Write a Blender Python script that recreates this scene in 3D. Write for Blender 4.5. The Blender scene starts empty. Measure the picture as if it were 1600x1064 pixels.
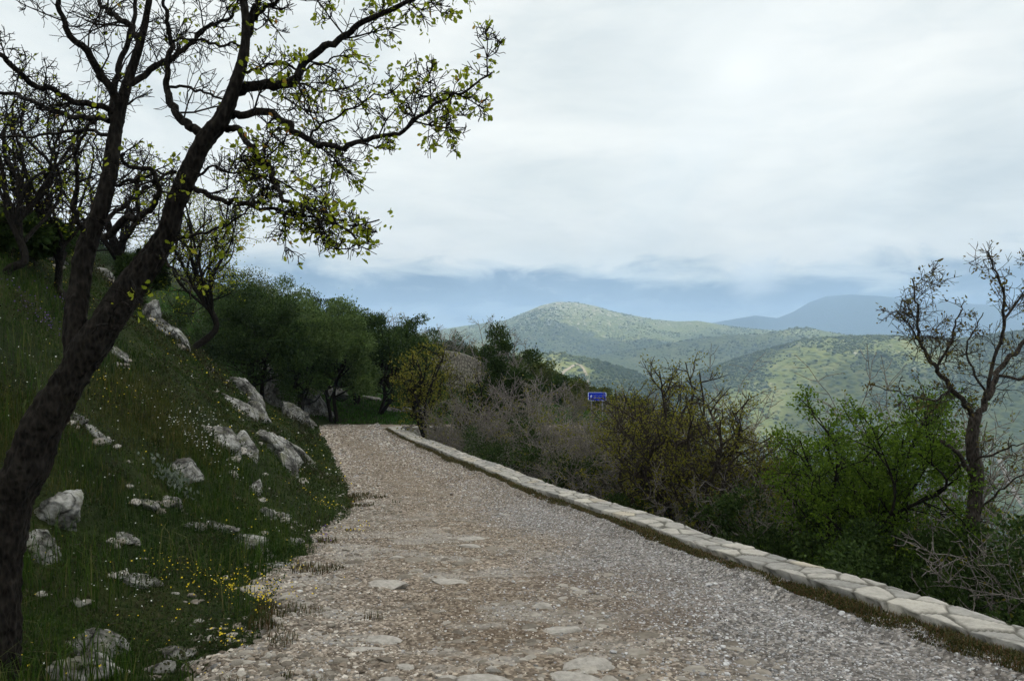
import bpy, math, random, time
import numpy as np
from mathutils import Vector
T0 = time.time()
S = bpy.context.scene
C = S.collection

# ------------------------------------------------------------------ camera
F = 1200.0            # focal length in photo pixels (photo 1600 x 1064, horizon at its middle)
cam_d = bpy.data.cameras.new('camera')
cam_d.sensor_width = 36.0
cam_d.lens = 36.0 * F / 1600.0
cam_d.clip_start = 0.05
cam_d.clip_end = 40000.0
cam = bpy.data.objects.new('camera', cam_d)
C.objects.link(cam)
cam.location = (0, 0, 0)
cam.rotation_euler = (math.radians(90), 0, 0)
S.camera = cam

# ------------------------------------------------------------------ world / sky
SUN_EL, SUN_AZ = math.radians(52), math.radians(62)     # azimuth measured from +Y towards +X
SDIR = np.array([math.cos(SUN_EL) * math.sin(SUN_AZ), math.cos(SUN_EL) * math.cos(SUN_AZ), math.sin(SUN_EL)])

def node(nt, typ, **kw):
    n = nt.nodes.new(typ)
    for k, v in kw.items():
        if k.startswith('i_'):
            key = k[2:]
            key = int(key) if key.isdigit() else key.replace('_', ' ')
            if hasattr(v, 'is_output'):
                nt.links.new(v, n.inputs[key])
            else:
                n.inputs[key].default_value = v
        else:
            setattr(n, k, v)
    return n

def ramp(nt, fac, stops, interp='LINEAR'):
    n = nt.nodes.new('ShaderNodeValToRGB')
    cr = n.color_ramp
    cr.interpolation = interp
    while len(cr.elements) < len(stops):
        cr.elements.new(0.5)
    for e, (p, c) in zip(cr.elements, stops):
        e.position = p
        e.color = (c[0], c[1], c[2], 1) if not isinstance(c, (int, float)) else (c, c, c, 1)
    if fac is not None:
        nt.links.new(fac, n.inputs[0])
    return n

def mixc(nt, fac, a, b, mode='MIX'):
    n = nt.nodes.new('ShaderNodeMix')
    n.data_type = 'RGBA'
    n.blend_type = mode
    for idx, v in ((0, fac), (6, a), (7, b)):
        if hasattr(v, 'is_output'):
            nt.links.new(v, n.inputs[idx])
        elif idx == 0:
            n.inputs[0].default_value = v
        else:
            n.inputs[idx].default_value = (v[0], v[1], v[2], 1)
    return n.outputs[2]

def mth(nt, op, a, b=None, c=None, clamp=False):
    n = nt.nodes.new('ShaderNodeMath')
    n.operation = op
    n.use_clamp = clamp
    for i, v in enumerate((a, b, c)):
        if v is None:
            continue
        if hasattr(v, 'is_output'):
            nt.links.new(v, n.inputs[i])
        else:
            n.inputs[i].default_value = v
    return n.outputs[0]

W = bpy.data.worlds.new('World')
S.world = W
W.use_nodes = True
nt = W.node_tree
nt.nodes.clear()
tc = node(nt, 'ShaderNodeTexCoord')
sep = node(nt, 'ShaderNodeSeparateXYZ', i_0=tc.outputs['Generated'])
sky = node(nt, 'ShaderNodeTexSky', sky_type='NISHITA')
sky.sun_disc = False
sky.sun_elevation = SUN_EL
sky.sun_rotation = SUN_AZ
mp = node(nt, 'ShaderNodeMapping', i_0=tc.outputs['Generated'])
mp.inputs['Scale'].default_value = (1, 1, 3.2)
n1 = node(nt, 'ShaderNodeTexNoise', i_Vector=mp.outputs[0], i_Scale=3.0, i_Detail=7.0, i_Roughness=0.55, i_Distortion=0.4)
n2 = node(nt, 'ShaderNodeTexNoise', i_Vector=mp.outputs[0], i_Scale=10.0, i_Detail=10.0, i_Roughness=0.62, i_Distortion=0.5)
wob = mth(nt, 'MULTIPLY_ADD', n1.outputs[0], 0.10, -0.05)
wob2 = mth(nt, 'MULTIPLY_ADD', n2.outputs[0], 0.11, -0.055)
zz = mth(nt, 'ADD', mth(nt, 'ADD', sep.outputs[2], wob), wob2)
zr_ = node(nt, 'ShaderNodeMapRange', i_0=zz, i_1=-0.1, i_2=0.5)
def zp(z): return (z + 0.1) / 0.6
SKY = [(-0.1, (.36, .46, .52)), (0.0, (.42, .49, .53)), (0.028, (.38, .46, .54)), (0.046, (.14, .215, .33)), (0.066, (.19, .275, .385)),
       (0.086, (.56, .62, .64)), (0.104, (.77, .785, .75)), (0.20, (.77, .79, .755)), (0.32, (.75, .77, .74)), (0.5, (.75, .77, .745))]
cl = ramp(nt, zr_.outputs[0], [(zp(z), c) for z, c in SKY])
# soft light / dark billows
n3 = node(nt, 'ShaderNodeTexNoise', i_Vector=mp.outputs[0], i_Scale=2.1, i_Detail=6.0, i_Roughness=0.5, i_Distortion=0.8)
bil = ramp(nt, n3.outputs[0], [(0.32, (.76, .80, .83)), (0.45, (.91, .93, .94)), (0.55, (1.0, 1.0, 1.0)), (0.68, (1.08, 1.07, 1.06))])
bil2 = ramp(nt, n2.outputs[0], [(0.34, (.93, .945, .955)), (0.5, (1.0, 1.0, 1.0)), (0.66, (1.045, 1.04, 1.03))])
col = mixc(nt, 1.0, mixc(nt, 1.0, cl.outputs[0], bil.outputs[0], 'MULTIPLY'), bil2.outputs[0], 'MULTIPLY')
# thin spot where the sun disc sits behind the cloud, and one stray white puff
def glow(px, py, r0, r1, colr, amt, col):
    d = Vector(((px - 800) / F, 1, -(py - 532) / F)).normalized()
    dp = node(nt, 'ShaderNodeVectorMath', operation='DISTANCE', i_0=tc.outputs['Generated'], i_1=tuple(d))
    dd = mth(nt, 'ADD', dp.outputs['Value'], mth(nt, 'MULTIPLY_ADD', n2.outputs[0], 0.09, -0.045))
    m = node(nt, 'ShaderNodeMapRange', i_0=dd, i_1=r1, i_2=r0)
    m.interpolation_type = 'SMOOTHSTEP'
    return mixc(nt, mth(nt, 'MULTIPLY', m.outputs[0], amt), col, colr)
col = glow(1160, 125, 0.0, 0.24, (.86, .89, .87), 0.35, col)
col = glow(1158, 116, 0.0, 0.055, (.92, .94, .91), 0.38, col)
col = glow(1178, 428, 0.0, 0.05, (.74, .80, .83), 0.8, col)
col10 = mixc(nt, 1.0, col, (10, 10, 10), 'MULTIPLY')
fin = mixc(nt, 0.96, sky.outputs[0], col10)
bg = node(nt, 'ShaderNodeBackground', i_0=fin, i_1=0.1)
out = node(nt, 'ShaderNodeOutputWorld', i_0=bg.outputs[0])

# ------------------------------------------------------------------ sun
sl = bpy.data.lights.new('sun', 'SUN')
sl.energy = 5.0
sl.angle = math.radians(0.5)
sl.color = (1.0, 0.94, 0.84)
so = bpy.data.objects.new('sun', sl)
C.objects.link(so)
so.rotation_euler = Vector(tuple(-SDIR)).to_track_quat('-Z', 'Y').to_euler()

S.view_settings.view_transform = 'Standard'
S.view_settings.look = 'None'
S.view_settings.exposure = 0.44
S.view_settings.gamma = 1.0
S.view_settings.use_curve_mapping = False
S.cycles.use_denoising = True
S.cycles.max_bounces = 7
S.cycles.diffuse_bounces = 3
S.cycles.glossy_bounces = 2
S.cycles.transmission_bounces = 4
S.cycles.volume_bounces = 2
S.cycles.caustics_reflective = False
S.cycles.caustics_refractive = False

# ------------------------------------------------------------------ helpers
def tag(o, label=None, cat=None, group=None, kind=None):
    for k, v in (('label', label), ('category', cat), ('group', group), ('kind', kind)):
        if v:
            o[k] = v
    return o

def empty(name, loc, rz=0.0):
    o = bpy.data.objects.new(name, None)
    C.objects.link(o)
    o.location = loc
    o.rotation_euler = (0, 0, rz)
    o.empty_display_size = 0.1
    return o

def mesh_np(name, V, faces, mat, parent=None, smooth=True, cols=None):
    """faces: list of (N,k) int arrays"""
    me = bpy.data.meshes.new(name)
    V = np.asarray(V, np.float32)
    faces = [np.asarray(f, np.int32) for f in faces if len(f)]
    nl = sum(f.size for f in faces)
    npoly = sum(len(f) for f in faces)
    me.vertices.add(len(V))
    me.vertices.foreach_set('co', V.ravel())
    me.loops.add(nl)
    me.polygons.add(npoly)
    me.loops.foreach_set('vertex_index', np.concatenate([f.ravel() for f in faces]))
    tot = np.concatenate([np.full(len(f), f.shape[1], np.int32) for f in faces])
    st = np.concatenate([[0], np.cumsum(tot)[:-1]]).astype(np.int32)
    me.polygons.foreach_set('loop_start', st)
    me.polygons.foreach_set('loop_total', tot)
    me.polygons.foreach_set('use_smooth', np.full(npoly, smooth))
    for nm, arr in (cols or {}).items():
        a = me.attributes.new(nm, 'FLOAT_COLOR', 'POINT')
        full = np.ones((len(V), 4), np.float32)
        full[:, :arr.shape[1]] = arr
        a.data.foreach_set('color', full.ravel())
    me.update(calc_edges=True)
    if mat is not None:
        me.materials.append(mat)
    o = bpy.data.objects.new(name, me)
    C.objects.link(o)
    if parent is not None:
        o.parent = parent
    return o

def grid_faces(nu, nv):
    i = np.arange(nu - 1)[:, None] * nv + np.arange(nv - 1)[None, :]
    i = i.ravel()
    return np.stack([i, i + nv, i + nv + 1, i + 1], 1)

def hash2(ix, iy, seed):
    h = (ix.astype(np.int64) * 374761393 + iy.astype(np.int64) * 668265263 + seed * 1442695041) & 0xffffffff
    h = ((h ^ (h >> 13)) * 1274126177) & 0xffffffff
    h = (h ^ (h >> 16)) & 0xffffffff
    return h / 4294967295.0

def vnoise(x, y, seed=0):
    x = np.asarray(x, float); y = np.asarray(y, float)
    ix = np.floor(x).astype(np.int64); iy = np.floor(y).astype(np.int64)
    fx = x - ix; fy = y - iy
    fx = fx * fx * fx * (fx * (fx * 6 - 15) + 10); fy = fy * fy * fy * (fy * (fy * 6 - 15) + 10)
    a = hash2(ix, iy, seed); b = hash2(ix + 1, iy, seed); c = hash2(ix, iy + 1, seed); d = hash2(ix + 1, iy + 1, seed)
    return (a + (b - a) * fx + (c - a) * fy + (a - b - c + d) * fx * fy) * 2 - 1

def fbm(x, y, octv=4, seed=0, gain=0.5):
    s = 0; a = 1.0; t = 0
    for o in range(octv):
        s = s + a * vnoise(x * 2 ** o + 17.3 * o, y * 2 ** o - 9.1 * o, seed + o)
        t += a; a *= gain
    return s / t

def vnoise3(P, seed=0):
    i = np.floor(P).astype(np.int64); f = P - i
    f = f * f * (3 - 2 * f)
    r = 0
    for dz in (0, 1):
        wz = f[:, 2] if dz else 1 - f[:, 2]
        for dx in (0, 1):
            wx = f[:, 0] if dx else 1 - f[:, 0]
            for dy in (0, 1):
                wy = f[:, 1] if dy else 1 - f[:, 1]
                r = r + wx * wy * wz * hash2(i[:, 0] + dx, i[:, 1] + dy, seed + 7919 * 1 + 31 * 0 + 0) * 0 if False else r + wx * wy * wz * hash2(i[:, 0] + dx + 57 * (i[:, 2] + dz), i[:, 1] + dy - 131 * (i[:, 2] + dz), seed)
    return r * 2 - 1

def sstep(a, b, x):
    t = np.clip((np.asarray(x, float) - a) / (b - a), 0, 1)
    return t * t * (3 - 2 * t)

# ------------------------------------------------------------------ the road in plan
# height of the road along its depth
ZD = np.array([-8, 0, 3.6, 4.1, 5.9, 8.6, 11.3, 13, 18, 23.5, 30, 36, 60])
ZZ = np.array([-1.25, -1.42, -1.60, -1.66, -1.84, -2.13, -2.36, -2.47, -2.79, -3.10, -3.45, -3.69, -4.2])
def zroad(y):
    return np.interp(y, ZD, ZZ)
_d = np.linspace(2.6, 40, 4000)
_ratio = (-zroad(_d)) / _d
def depth_at(py, dz=0.0):
    """depth at which a road-level point (raised dz) shows at photo row py"""
    r = (-(zroad(_d) + dz)) / _d
    return np.interp((py - 532) / F, r[::-1], _d[::-1])
def edge(pixels, dz=0.0):
    out = []
    for px, py in pixels:
        d = float(depth_at(py, dz))
        out.append(((px - 800) / F * d, d))
    return np.array(out)
EL = edge([(392, 1064), (425, 1000), (448, 940), (470, 890), (505, 845), (555, 806), (563, 785), (553, 760), (531, 720), (513, 690), (502, 672)])
EL = np.vstack([[EL[0, 0] + .55, -8], EL, [-7.7, 31.0], [-8.6, 33.5], [-8.8, 40]])
WLIFT = .12
WI = edge([(1600, 1004), (1511, 979), (1374, 937), (1232, 894), (1113, 856), (1009, 818), (900, 782), (822, 757), (750, 727), (662, 694), (625, 678)], WLIFT)
def xl(y): return np.interp(y, EL[:, 1], EL[:, 0])
WY = np.concatenate([[-8], WI[:, 1], [40]])
WX = np.concatenate([[WI[0, 0] + (WI[0, 1] + 8) * .17], WI[:, 0], [WI[-1, 0] - .26 * (40 - WI[-1, 1])]])
def xw(y): return np.interp(y, WY, WX)
def wwid(y): return np.interp(y, [0, 4, 12, 30], [.32, .33, .42, .46])
def wtop(y): return zroad(y) + .18 + .05 * vnoise(y * .5, y * 0, 5)
YC = 29.6               # depth of the corner where road and wall turn right

# ------------------------------------------------------------------ near ground height
HU = np.array([-50, 0, .5, 1, 2, 4, 6, 8, 11, 16, 25, 45, 90])
HH = np.array([0, 0, .12, .42, 1.25, 3.05, 4.75, 5.95, 7.2, 8.6, 10.2, 13, 16])
FX = np.array([-120, -60, -40, -25, -15, -7.5, 0, 7.5, 12, 22, 60, 140])
FZ = np.array([24, 14, 9, 3.6, -.6, -1.4, -3.4, -6.0, -8.3, -14, -36, -80])
NX = np.array([-90, -40, -22, -15, -11, -8, -5, 0, 6, 12, 25, 60, 140])
NZ = np.array([14, 7.5, 2.4, -0.6, -2.4, -3.35, -3.58, -3.65, -4.3, -6.5, -13, -32, -75])
def G(x, y, fine=True):
    x = np.asarray(x, float); y = np.asarray(y, float)
    zr = zroad(y)
    u = xl(y) - x
    mod = 1 - .42 * sstep(19, 31, y)
    bump = .22 * fbm(x * .45, y * .45, 3, 3) + (.07 * fbm(x * 1.9, y * 1.9, 3, 8) if fine else 0)
    hl = np.interp(u, HU, HH) * mod * (.30 + .70 * sstep(3.3, 8.5, y)) + bump * sstep(.2, 1.6, u)
    v = x - xw(y) - wwid(y) * 1.03
    drop = (0.95 + .46 * np.clip(v, 0, 999) + .25 * bump) * sstep(-.3, .15, v)
    za = zr - .10 + hl - drop * (1 - sstep(YC - .1, YC + .55, y) * sstep(5, 1.5, x))
    zn = np.interp(x, NX, NZ)
    zf = np.interp(x, FX, FZ)
    t = np.clip((y - 36) / (84 - 36), 0, 1)
    zb = zn + (zf - zn) * t - .30 * np.clip(y - 84, 0, 999) - .0009 * np.clip(y - 84, 0, 999) ** 2 + .6 * fbm(x * .12, y * .12, 3, 12) * sstep(36, 50, y) + .12 * bump
    b = sstep(YC - .2, 36, y)
    road = sstep(0.0, 1.0, x - xl(y)) * sstep(YC + 4.6, YC + 3.2, y) * sstep(YC, YC + .5, y) * sstep(5, 1, x)
    z = za * (1 - b) + zb * b
    return z * (1 - road) + (zr - .10) * road

_rd = np.concatenate([np.arange(2.2, 40, .03), np.arange(40, 130, .15)])
def hit(px, py):
    """first ground point met along the ray through photo pixel (px, py)"""
    x = (px - 800) / F * _rd
    z = -(py - 532) / F * _rd
    g = G(x, _rd)
    k = np.nonzero(z <= g)[0]
    if not len(k):
        k = [int(np.argmin(z - g))]
    d = _rd[k[0]]
    return np.array([(px - 800) / F * d, d, float(G((px - 800) / F * d, d))])
def P(px, py, d):
    return np.array([(px - 800) / F * d, d, -(py - 532) / F * d])

# ------------------------------------------------------------------ materials
def new_mat(name):
    m = bpy.data.materials.new(name)
    m.use_nodes = True
    m.node_tree.nodes.clear()
    return m, m.node_tree

def finish(nt, shader):
    for n in nt.nodes:
        if n.type == 'BSDF_PRINCIPLED':
            n.inputs['Specular IOR Level'].default_value = .08
    node(nt, 'ShaderNodeOutputMaterial', i_0=shader)

def m_leaf(name, stops, trans=0.35, rough=.55):
    m, nt = new_mat(name)
    g = node(nt, 'ShaderNodeNewGeometry')
    r = ramp(nt, g.outputs['Random Per Island'], stops)
    ob = node(nt, 'ShaderNodeObjectInfo')
    hs = node(nt, 'ShaderNodeHueSaturation', i_Color=r.outputs[0])
    nt.links.new(mth(nt, 'MULTIPLY_ADD', ob.outputs['Random'], .3, .85), hs.inputs['Value'])
    d = node(nt, 'ShaderNodeBsdfPrincipled', i_Base_Color=hs.outputs[0], i_Roughness=rough)
    d.inputs['Specular IOR Level'].default_value = .25
    t = node(nt, 'ShaderNodeBsdfTranslucent', i_0=hs.outputs[0])
    mx = node(nt, 'ShaderNodeMixShader', i_0=trans, i_1=d.outputs[0], i_2=t.outputs[0])
    finish(nt, mx.outputs[0])
    return m

def m_bark(name, a, b, scale=30):
    m, nt = new_mat(name)
    tcn = node(nt, 'ShaderNodeTexCoord')
    mpn = node(nt, 'ShaderNodeMapping', i_0=tcn.outputs['Object'])
    mpn.inputs['Scale'].default_value = (1, 1, .4)
    v = node(nt, 'ShaderNodeTexVoronoi', i_Vector=mpn.outputs[0], i_Scale=scale)
    n = node(nt, 'ShaderNodeTexNoise', i_Vector=mpn.outputs[0], i_Scale=scale * .5, i_Detail=6.0, i_Roughness=.65)
    mixf = mth(nt, 'MULTIPLY_ADD', v.outputs['Distance'], .6, mth(nt, 'MULTIPLY', n.outputs[0], .6))
    r = ramp(nt, mixf, [(.3, a), (.62, [(p + q) / 2 for p, q in zip(a, b)]), (.85, b)])
    bp = node(nt, 'ShaderNodeBump', i_Height=mixf, i_Strength=.8, i_Distance=.02)
    p = node(nt, 'ShaderNodeBsdfPrincipled', i_Base_Color=r.outputs[0], i_Roughness=.9, i_Normal=bp.outputs[0])
    finish(nt, p.outputs[0])
    return m

def m_rock(name='limestone'):
    m, nt = new_mat(name)
    tcn = node(nt, 'ShaderNodeTexCoord')
    ob = node(nt, 'ShaderNodeObjectInfo')
    vec = node(nt, 'ShaderNodeVectorMath', operation='ADD', i_0=tcn.outputs['Object'], i_1=ob.outputs['Location'])
    n = node(nt, 'ShaderNodeTexNoise', i_Vector=vec.outputs[0], i_Scale=3.2, i_Detail=9.0, i_Roughness=.68)
    n2_ = node(nt, 'ShaderNodeTexNoise', i_Vector=vec.outputs[0], i_Scale=16.0, i_Detail=6.0, i_Roughness=.7)
    r = ramp(nt, n.outputs[0], [(.34, (.045, .043, .038)), (.45, (.14, .137, .125)), (.54, (.30, .298, .275)), (.72, (.50, .50, .47))])
    r2 = ramp(nt, n2_.outputs[0], [(.38, (.35, .34, .31)), (.55, (1, 1, 1))])
    c = mixc(nt, .8, r.outputs[0], r2.outputs[0], 'MULTIPLY')
    wv = node(nt, 'ShaderNodeTexNoise', i_Vector=vec.outputs[0], i_Scale=2.5, i_Detail=5.0)
    wp = node(nt, 'ShaderNodeVectorMath', operation='MULTIPLY_ADD', i_0=wv.outputs['Color'], i_1=(.5, .5, .5), i_2=vec.outputs[0])
    cr_ = node(nt, 'ShaderNodeTexVoronoi', feature='DISTANCE_TO_EDGE', i_Vector=wp.outputs[0], i_Scale=4.5)
    crk = ramp(nt, cr_.outputs['Distance'], [(.0, .12), (.05, .75), (.10, 1.0)])
    c = mixc(nt, .85, c, crk.outputs[0], 'MULTIPLY')
    n3_ = node(nt, 'ShaderNodeTexNoise', i_Vector=vec.outputs[0], i_Scale=5.0, i_Detail=4.0)
    lich = ramp(nt, n3_.outputs[0], [(.56, 0.0), (.66, .7)])
    c = mixc(nt, lich.outputs[0], c, (.13, .13, .085))
    hgt = mth(nt, 'ADD', mth(nt, 'ADD', n.outputs[0], mth(nt, 'MULTIPLY', n2_.outputs[0], .5)), mth(nt, 'MULTIPLY', crk.outputs[0], .35))
    bp = node(nt, 'ShaderNodeBump', i_Height=hgt, i_Strength=.8, i_Distance=.05)
    p = node(nt, 'ShaderNodeBsdfPrincipled', i_Base_Color=c, i_Roughness=.88, i_Normal=bp.outputs[0])
    finish(nt, p.outputs[0])
    return m

def m_soil():
    m, nt = new_mat('hillside_soil')
    g = node(nt, 'ShaderNodeNewGeometry')
    n = node(nt, 'ShaderNodeTexNoise', i_Vector=g.outputs['Position'], i_Scale=1.1, i_Detail=8.0, i_Roughness=.65)
    n2_ = node(nt, 'ShaderNodeTexNoise', i_Vector=g.outputs['Position'], i_Scale=14.0, i_Detail=6.0, i_Roughness=.7)
    a = ramp(nt, n.outputs[0], [(.32, (.014, .022, .007)), (.5, (.024, .036, .010)), (.68, (.045, .052, .017))])
    b = ramp(nt, n2_.outputs[0], [(.3, (.45, .45, .4)), (.6, (1.15, 1.1, 1.0))])
    c = mixc(nt, .8, a.outputs[0], b.outputs[0], 'MULTIPLY')
    bp = node(nt, 'ShaderNodeBump', i_Height=n2_.outputs[0], i_Strength=1.0, i_Distance=.06)
    p = node(nt, 'ShaderNodeBsdfPrincipled', i_Base_Color=c, i_Roughness=.95, i_Normal=bp.outputs[0])
    finish(nt, p.outputs[0])
    return m

def m_path():
    m, nt = new_mat('gravel_path')
    g = node(nt, 'ShaderNodeNewGeometry')
    at = node(nt, 'ShaderNodeAttribute', attribute_name='mask')      # r: across the road, g: bare soil patches, b: stone
    sp = node(nt, 'ShaderNodeSeparateColor', i_0=at.outputs['Color'])
    v1 = node(nt, 'ShaderNodeTexVoronoi', i_Vector=g.outputs['Position'], i_Scale=46.0)
    v2 = node(nt, 'ShaderNodeTexVoronoi', i_Vector=g.outputs['Position'], i_Scale=19.0)
    n = node(nt, 'ShaderNodeTexNoise', i_Vector=g.outputs['Position'], i_Scale=1.3, i_Detail=7.0, i_Roughness=.62)
    grey = ramp(nt, v1.outputs['Color'], [(.15, (.09, .088, .086)), (.5, (.20, .197, .193)), (.85, (.40, .39, .38))])
    tan = ramp(nt, v1.outputs['Color'], [(.15, (.095, .077, .060)), (.5, (.21, .175, .138)), (.85, (.40, .35, .285))])
    c = mixc(nt, sp.outputs[0], tan.outputs[0], grey.outputs[0])
    big = ramp(nt, v2.outputs['Color'], [(.3, (.75, .74, .72)), (.7, (1.2, 1.19, 1.17))])
    c = mixc(nt, .6, c, big.outputs[0], 'MULTIPLY')
    nn = ramp(nt, n.outputs[0], [(.3, (.72, .68, .63)), (.65, (1.12, 1.10, 1.08))])
    c = mixc(nt, .9, c, nn.outputs[0], 'MULTIPLY')
    c = mixc(nt, sp.outputs[1], c, (.125, .088, .058))
    c = mixc(nt, sp.outputs[2], c, (.36, .35, .32))
    gap = ramp(nt, v1.outputs['Distance'], [(.0, 1.0), (.55, .8), (1.0, .35)])
    c = mixc(nt, .75, c, gap.outputs[0], 'MULTIPLY')
    h = mth(nt, 'ADD', mth(nt, 'MULTIPLY', v1.outputs['Distance'], -.5), mth(nt, 'MULTIPLY', v2.outputs['Distance'], -.8))
    bp = node(nt, 'ShaderNodeBump', i_Height=h, i_Strength=.9, i_Distance=.02)
    p = node(nt, 'ShaderNodeBsdfPrincipled', i_Base_Color=c, i_Roughness=.92, i_Normal=bp.outputs[0])
    finish(nt, p.outputs[0])
    return m

def m_wall():
    m, nt = new_mat('wall_stone')
    g = node(nt, 'ShaderNodeNewGeometry')
    at = node(nt, 'ShaderNodeAttribute', attribute_name='mask')      # r: stone tint, g: joint, b: warmth
    sp = node(nt, 'ShaderNodeSeparateColor', i_0=at.outputs['Color'])
    n = node(nt, 'ShaderNodeTexNoise', i_Vector=g.outputs['Position'], i_Scale=9.0, i_Detail=9.0, i_Roughness=.68)
    n2_ = node(nt, 'ShaderNodeTexNoise', i_Vector=g.outputs['Position'], i_Scale=55.0, i_Detail=4.0, i_Roughness=.7)
    st = ramp(nt, sp.outputs[0], [(0, (.24, .238, .222)), (.5, (.325, .315, .285)), (1, (.42, .40, .35))])
    warm = mixc(nt, sp.outputs[2], st.outputs[0], (.42, .365, .26))
    nn = ramp(nt, n.outputs[0], [(.28, (.55, .55, .53)), (.5, (.95, .95, .95)), (.7, (1.15, 1.14, 1.12))])
    c = mixc(nt, .9, warm, nn.outputs[0], 'MULTIPLY')
    sk = ramp(nt, n2_.outputs[0], [(.3, (.72, .71, .7)), (.55, (1, 1, 1))])
    c = mixc(nt, .7, c, sk.outputs[0], 'MULTIPLY')
    mo = mixc(nt, n.outputs[0], (.05, .047, .04), (.13, .125, .105))
    c = mixc(nt, sp.outputs[1], c, mo)
    h = mth(nt, 'ADD', n.outputs[0], mth(nt, 'MULTIPLY', n2_.outputs[0], .35))
    bp = node(nt, 'ShaderNodeBump', i_Height=h, i_Strength=.55, i_Distance=.012)
    p = node(nt, 'ShaderNodeBsdfPrincipled', i_Base_Color=c, i_Roughness=.88, i_Normal=bp.outputs[0])
    finish(nt, p.outputs[0])
    return m

def m_island(name, stops, rough=.9, bump=0, bscale=40):
    m, nt = new_mat(name)
    g = node(nt, 'ShaderNodeNewGeometry')
    r = ramp(nt, g.outputs['Random Per Island'], stops)
    p = node(nt, 'ShaderNodeBsdfPrincipled', i_Roughness=rough)
    n = node(nt, 'ShaderNodeTexNoise', i_Vector=g.outputs['Position'], i_Scale=bscale, i_Detail=5.0, i_Roughness=.65)
    nn = ramp(nt, n.outputs[0], [(.3, (.6, .6, .58)), (.6, (1.1, 1.1, 1.1))])
    nt.links.new(mixc(nt, .8, r.outputs[0], nn.outputs[0], 'MULTIPLY'), p.inputs['Base Color'])
    if bump:
        bp = node(nt, 'ShaderNodeBump', i_Height=n.outputs[0], i_Strength=bump, i_Distance=.02)
        nt.links.new(bp.outputs[0], p.inputs['Normal'])
    finish(nt, p.outputs[0])
    return m

M = {}
M['rock'] = m_rock()
M['soil'] = m_soil()
M['path'] = m_path()
M['wall'] = m_wall()
M['pebble'] = m_island('pebbles', [(0, (.09, .073, .056)), (.35, (.225, .187, .147)), (.75, (.39, .34, .28)), (1, (.60, .56, .50))])
M['pebble_grey'] = m_island('grey_pebbles', [(0, (.12, .118, .116)), (.35, (.25, .248, .248)), (.75, (.39, .388, .388)), (1, (.60, .60, .60))])
M['slab'] = m_island('bedrock_slabs', [(0, (.13, .113, .092)), (.5, (.215, .192, .16)), (1, (.34, .32, .28))], bump=.8, bscale=18)
M['bark'] = m_bark('dark_bark', (.003, .0026, .002), (.026, .022, .018), 62)
M['bark_grey'] = m_bark('grey_bark', (.06, .053, .046), (.25, .225, .20), 40)
M['bark_brown'] = m_bark('brown_bark', (.012, .010, .008), (.070, .058, .047), 50)
M['spring'] = m_leaf('spring_oak_leaf', [(0, (.13, .17, .012)), (.5, (.22, .27, .018)), (.95, (.33, .36, .03)), (1, (.34, .14, .04))], .6)
M['bud'] = m_leaf('opening_bud', [(0, (.10, .07, .03)), (.6, (.13, .11, .03)), (1, (.16, .15, .03))], .3)
M['olive_leaf'] = m_leaf('yellow_green_leaf', [(0, (0.1008, 0.1050, 0.0151)), (.6, (0.1512, 0.1512, 0.0218)), (1, (0.2184, 0.1974, 0.0336))], .5)
M['bright'] = m_leaf('bright_green_leaf', [(0, (0.0484, 0.0880, 0.0088)), (.6, (0.0880, 0.1540, 0.0141)), (1, (0.1584, 0.2464, 0.0246))], .55)
M['ever'] = m_leaf('evergreen_leaf', [(0, (.018, .035, .009)), (.6, (.033, .058, .013)), (1, (.062, .098, .022))], .25)
M['ever_pale'] = m_leaf('pale_evergreen_leaf', [(0, (0.0492, 0.0820, 0.0213)), (.6, (0.0943, 0.1435, 0.0394)), (1, (0.1476, 0.2132, 0.0656))], .4)
M['maquis'] = m_leaf('maquis_leaf', [(0, (.040, .055, .014)), (.6, (.070, .090, .022)), (1, (.11, .125, .032))], .25)
M['grass'] = m_leaf('grass_blade', [(0, (0.0133, 0.0311, 0.0044)), (.45, (0.0252, 0.0555, 0.0067)), (.8, (0.0444, 0.0777, 0.0104)), (.95, (0.0814, 0.0925, 0.0222)), (1, (0.1258, 0.1110, 0.0444))], .35)
M['grass_dark'] = m_leaf('dark_grass_blade', [(0, (0.0089, 0.0222, 0.0044)), (.6, (0.0178, 0.0385, 0.0067)), (1, (0.0333, 0.0577, 0.0104))], .3)
M['grass_dry'] = m_leaf('straw_grass_blade', [(0, (0.0296, 0.0407, 0.0074)), (.5, (0.0533, 0.0629, 0.0118)), (.85, (0.0888, 0.0851, 0.0222)), (1, (0.1332, 0.1147, 0.0444))], .35)
M['cushion'] = m_leaf('cushion_herb_leaf', [(0, (0.0207, 0.0266, 0.0104)), (.6, (0.0385, 0.0407, 0.0163)), (1, (0.0629, 0.0592, 0.0296))], .25)
M['moss'] = m_leaf('verge_grass', [(0, (.025, .032, .010)), (.4, (.045, .05, .014)), (.62, (.085, .085, .024)), (.8, (.10, .062, .030)), (1, (.13, .075, .04))], .3)
M['herb'] = m_leaf('herb_leaf', [(0, (0.0178, 0.0340, 0.0089)), (.6, (0.0333, 0.0555, 0.0133)), (1, (0.0629, 0.0814, 0.0222))], .35)
M['yellow'] = m_leaf('yellow_petal', [(0, (.62, .46, .02)), (1, (.80, .66, .04))], .3)
M['white'] = m_leaf('white_petal', [(0, (.60, .60, .55)), (1, (.80, .80, .76))], .3)
M['purple'] = m_leaf('purple_petal', [(0, (.10, .05, .20)), (1, (.20, .11, .34))], .3)
M['lawn'] = m_leaf('lawn_blade', [(0, (.022, .060, .008)), (.6, (.035, .095, .012)), (1, (.06, .12, .02))], .35)
M['silver'] = m_leaf('silver_herb_leaf', [(0, (.10, .13, .10)), (1, (.19, .22, .17))], .25)
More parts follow.
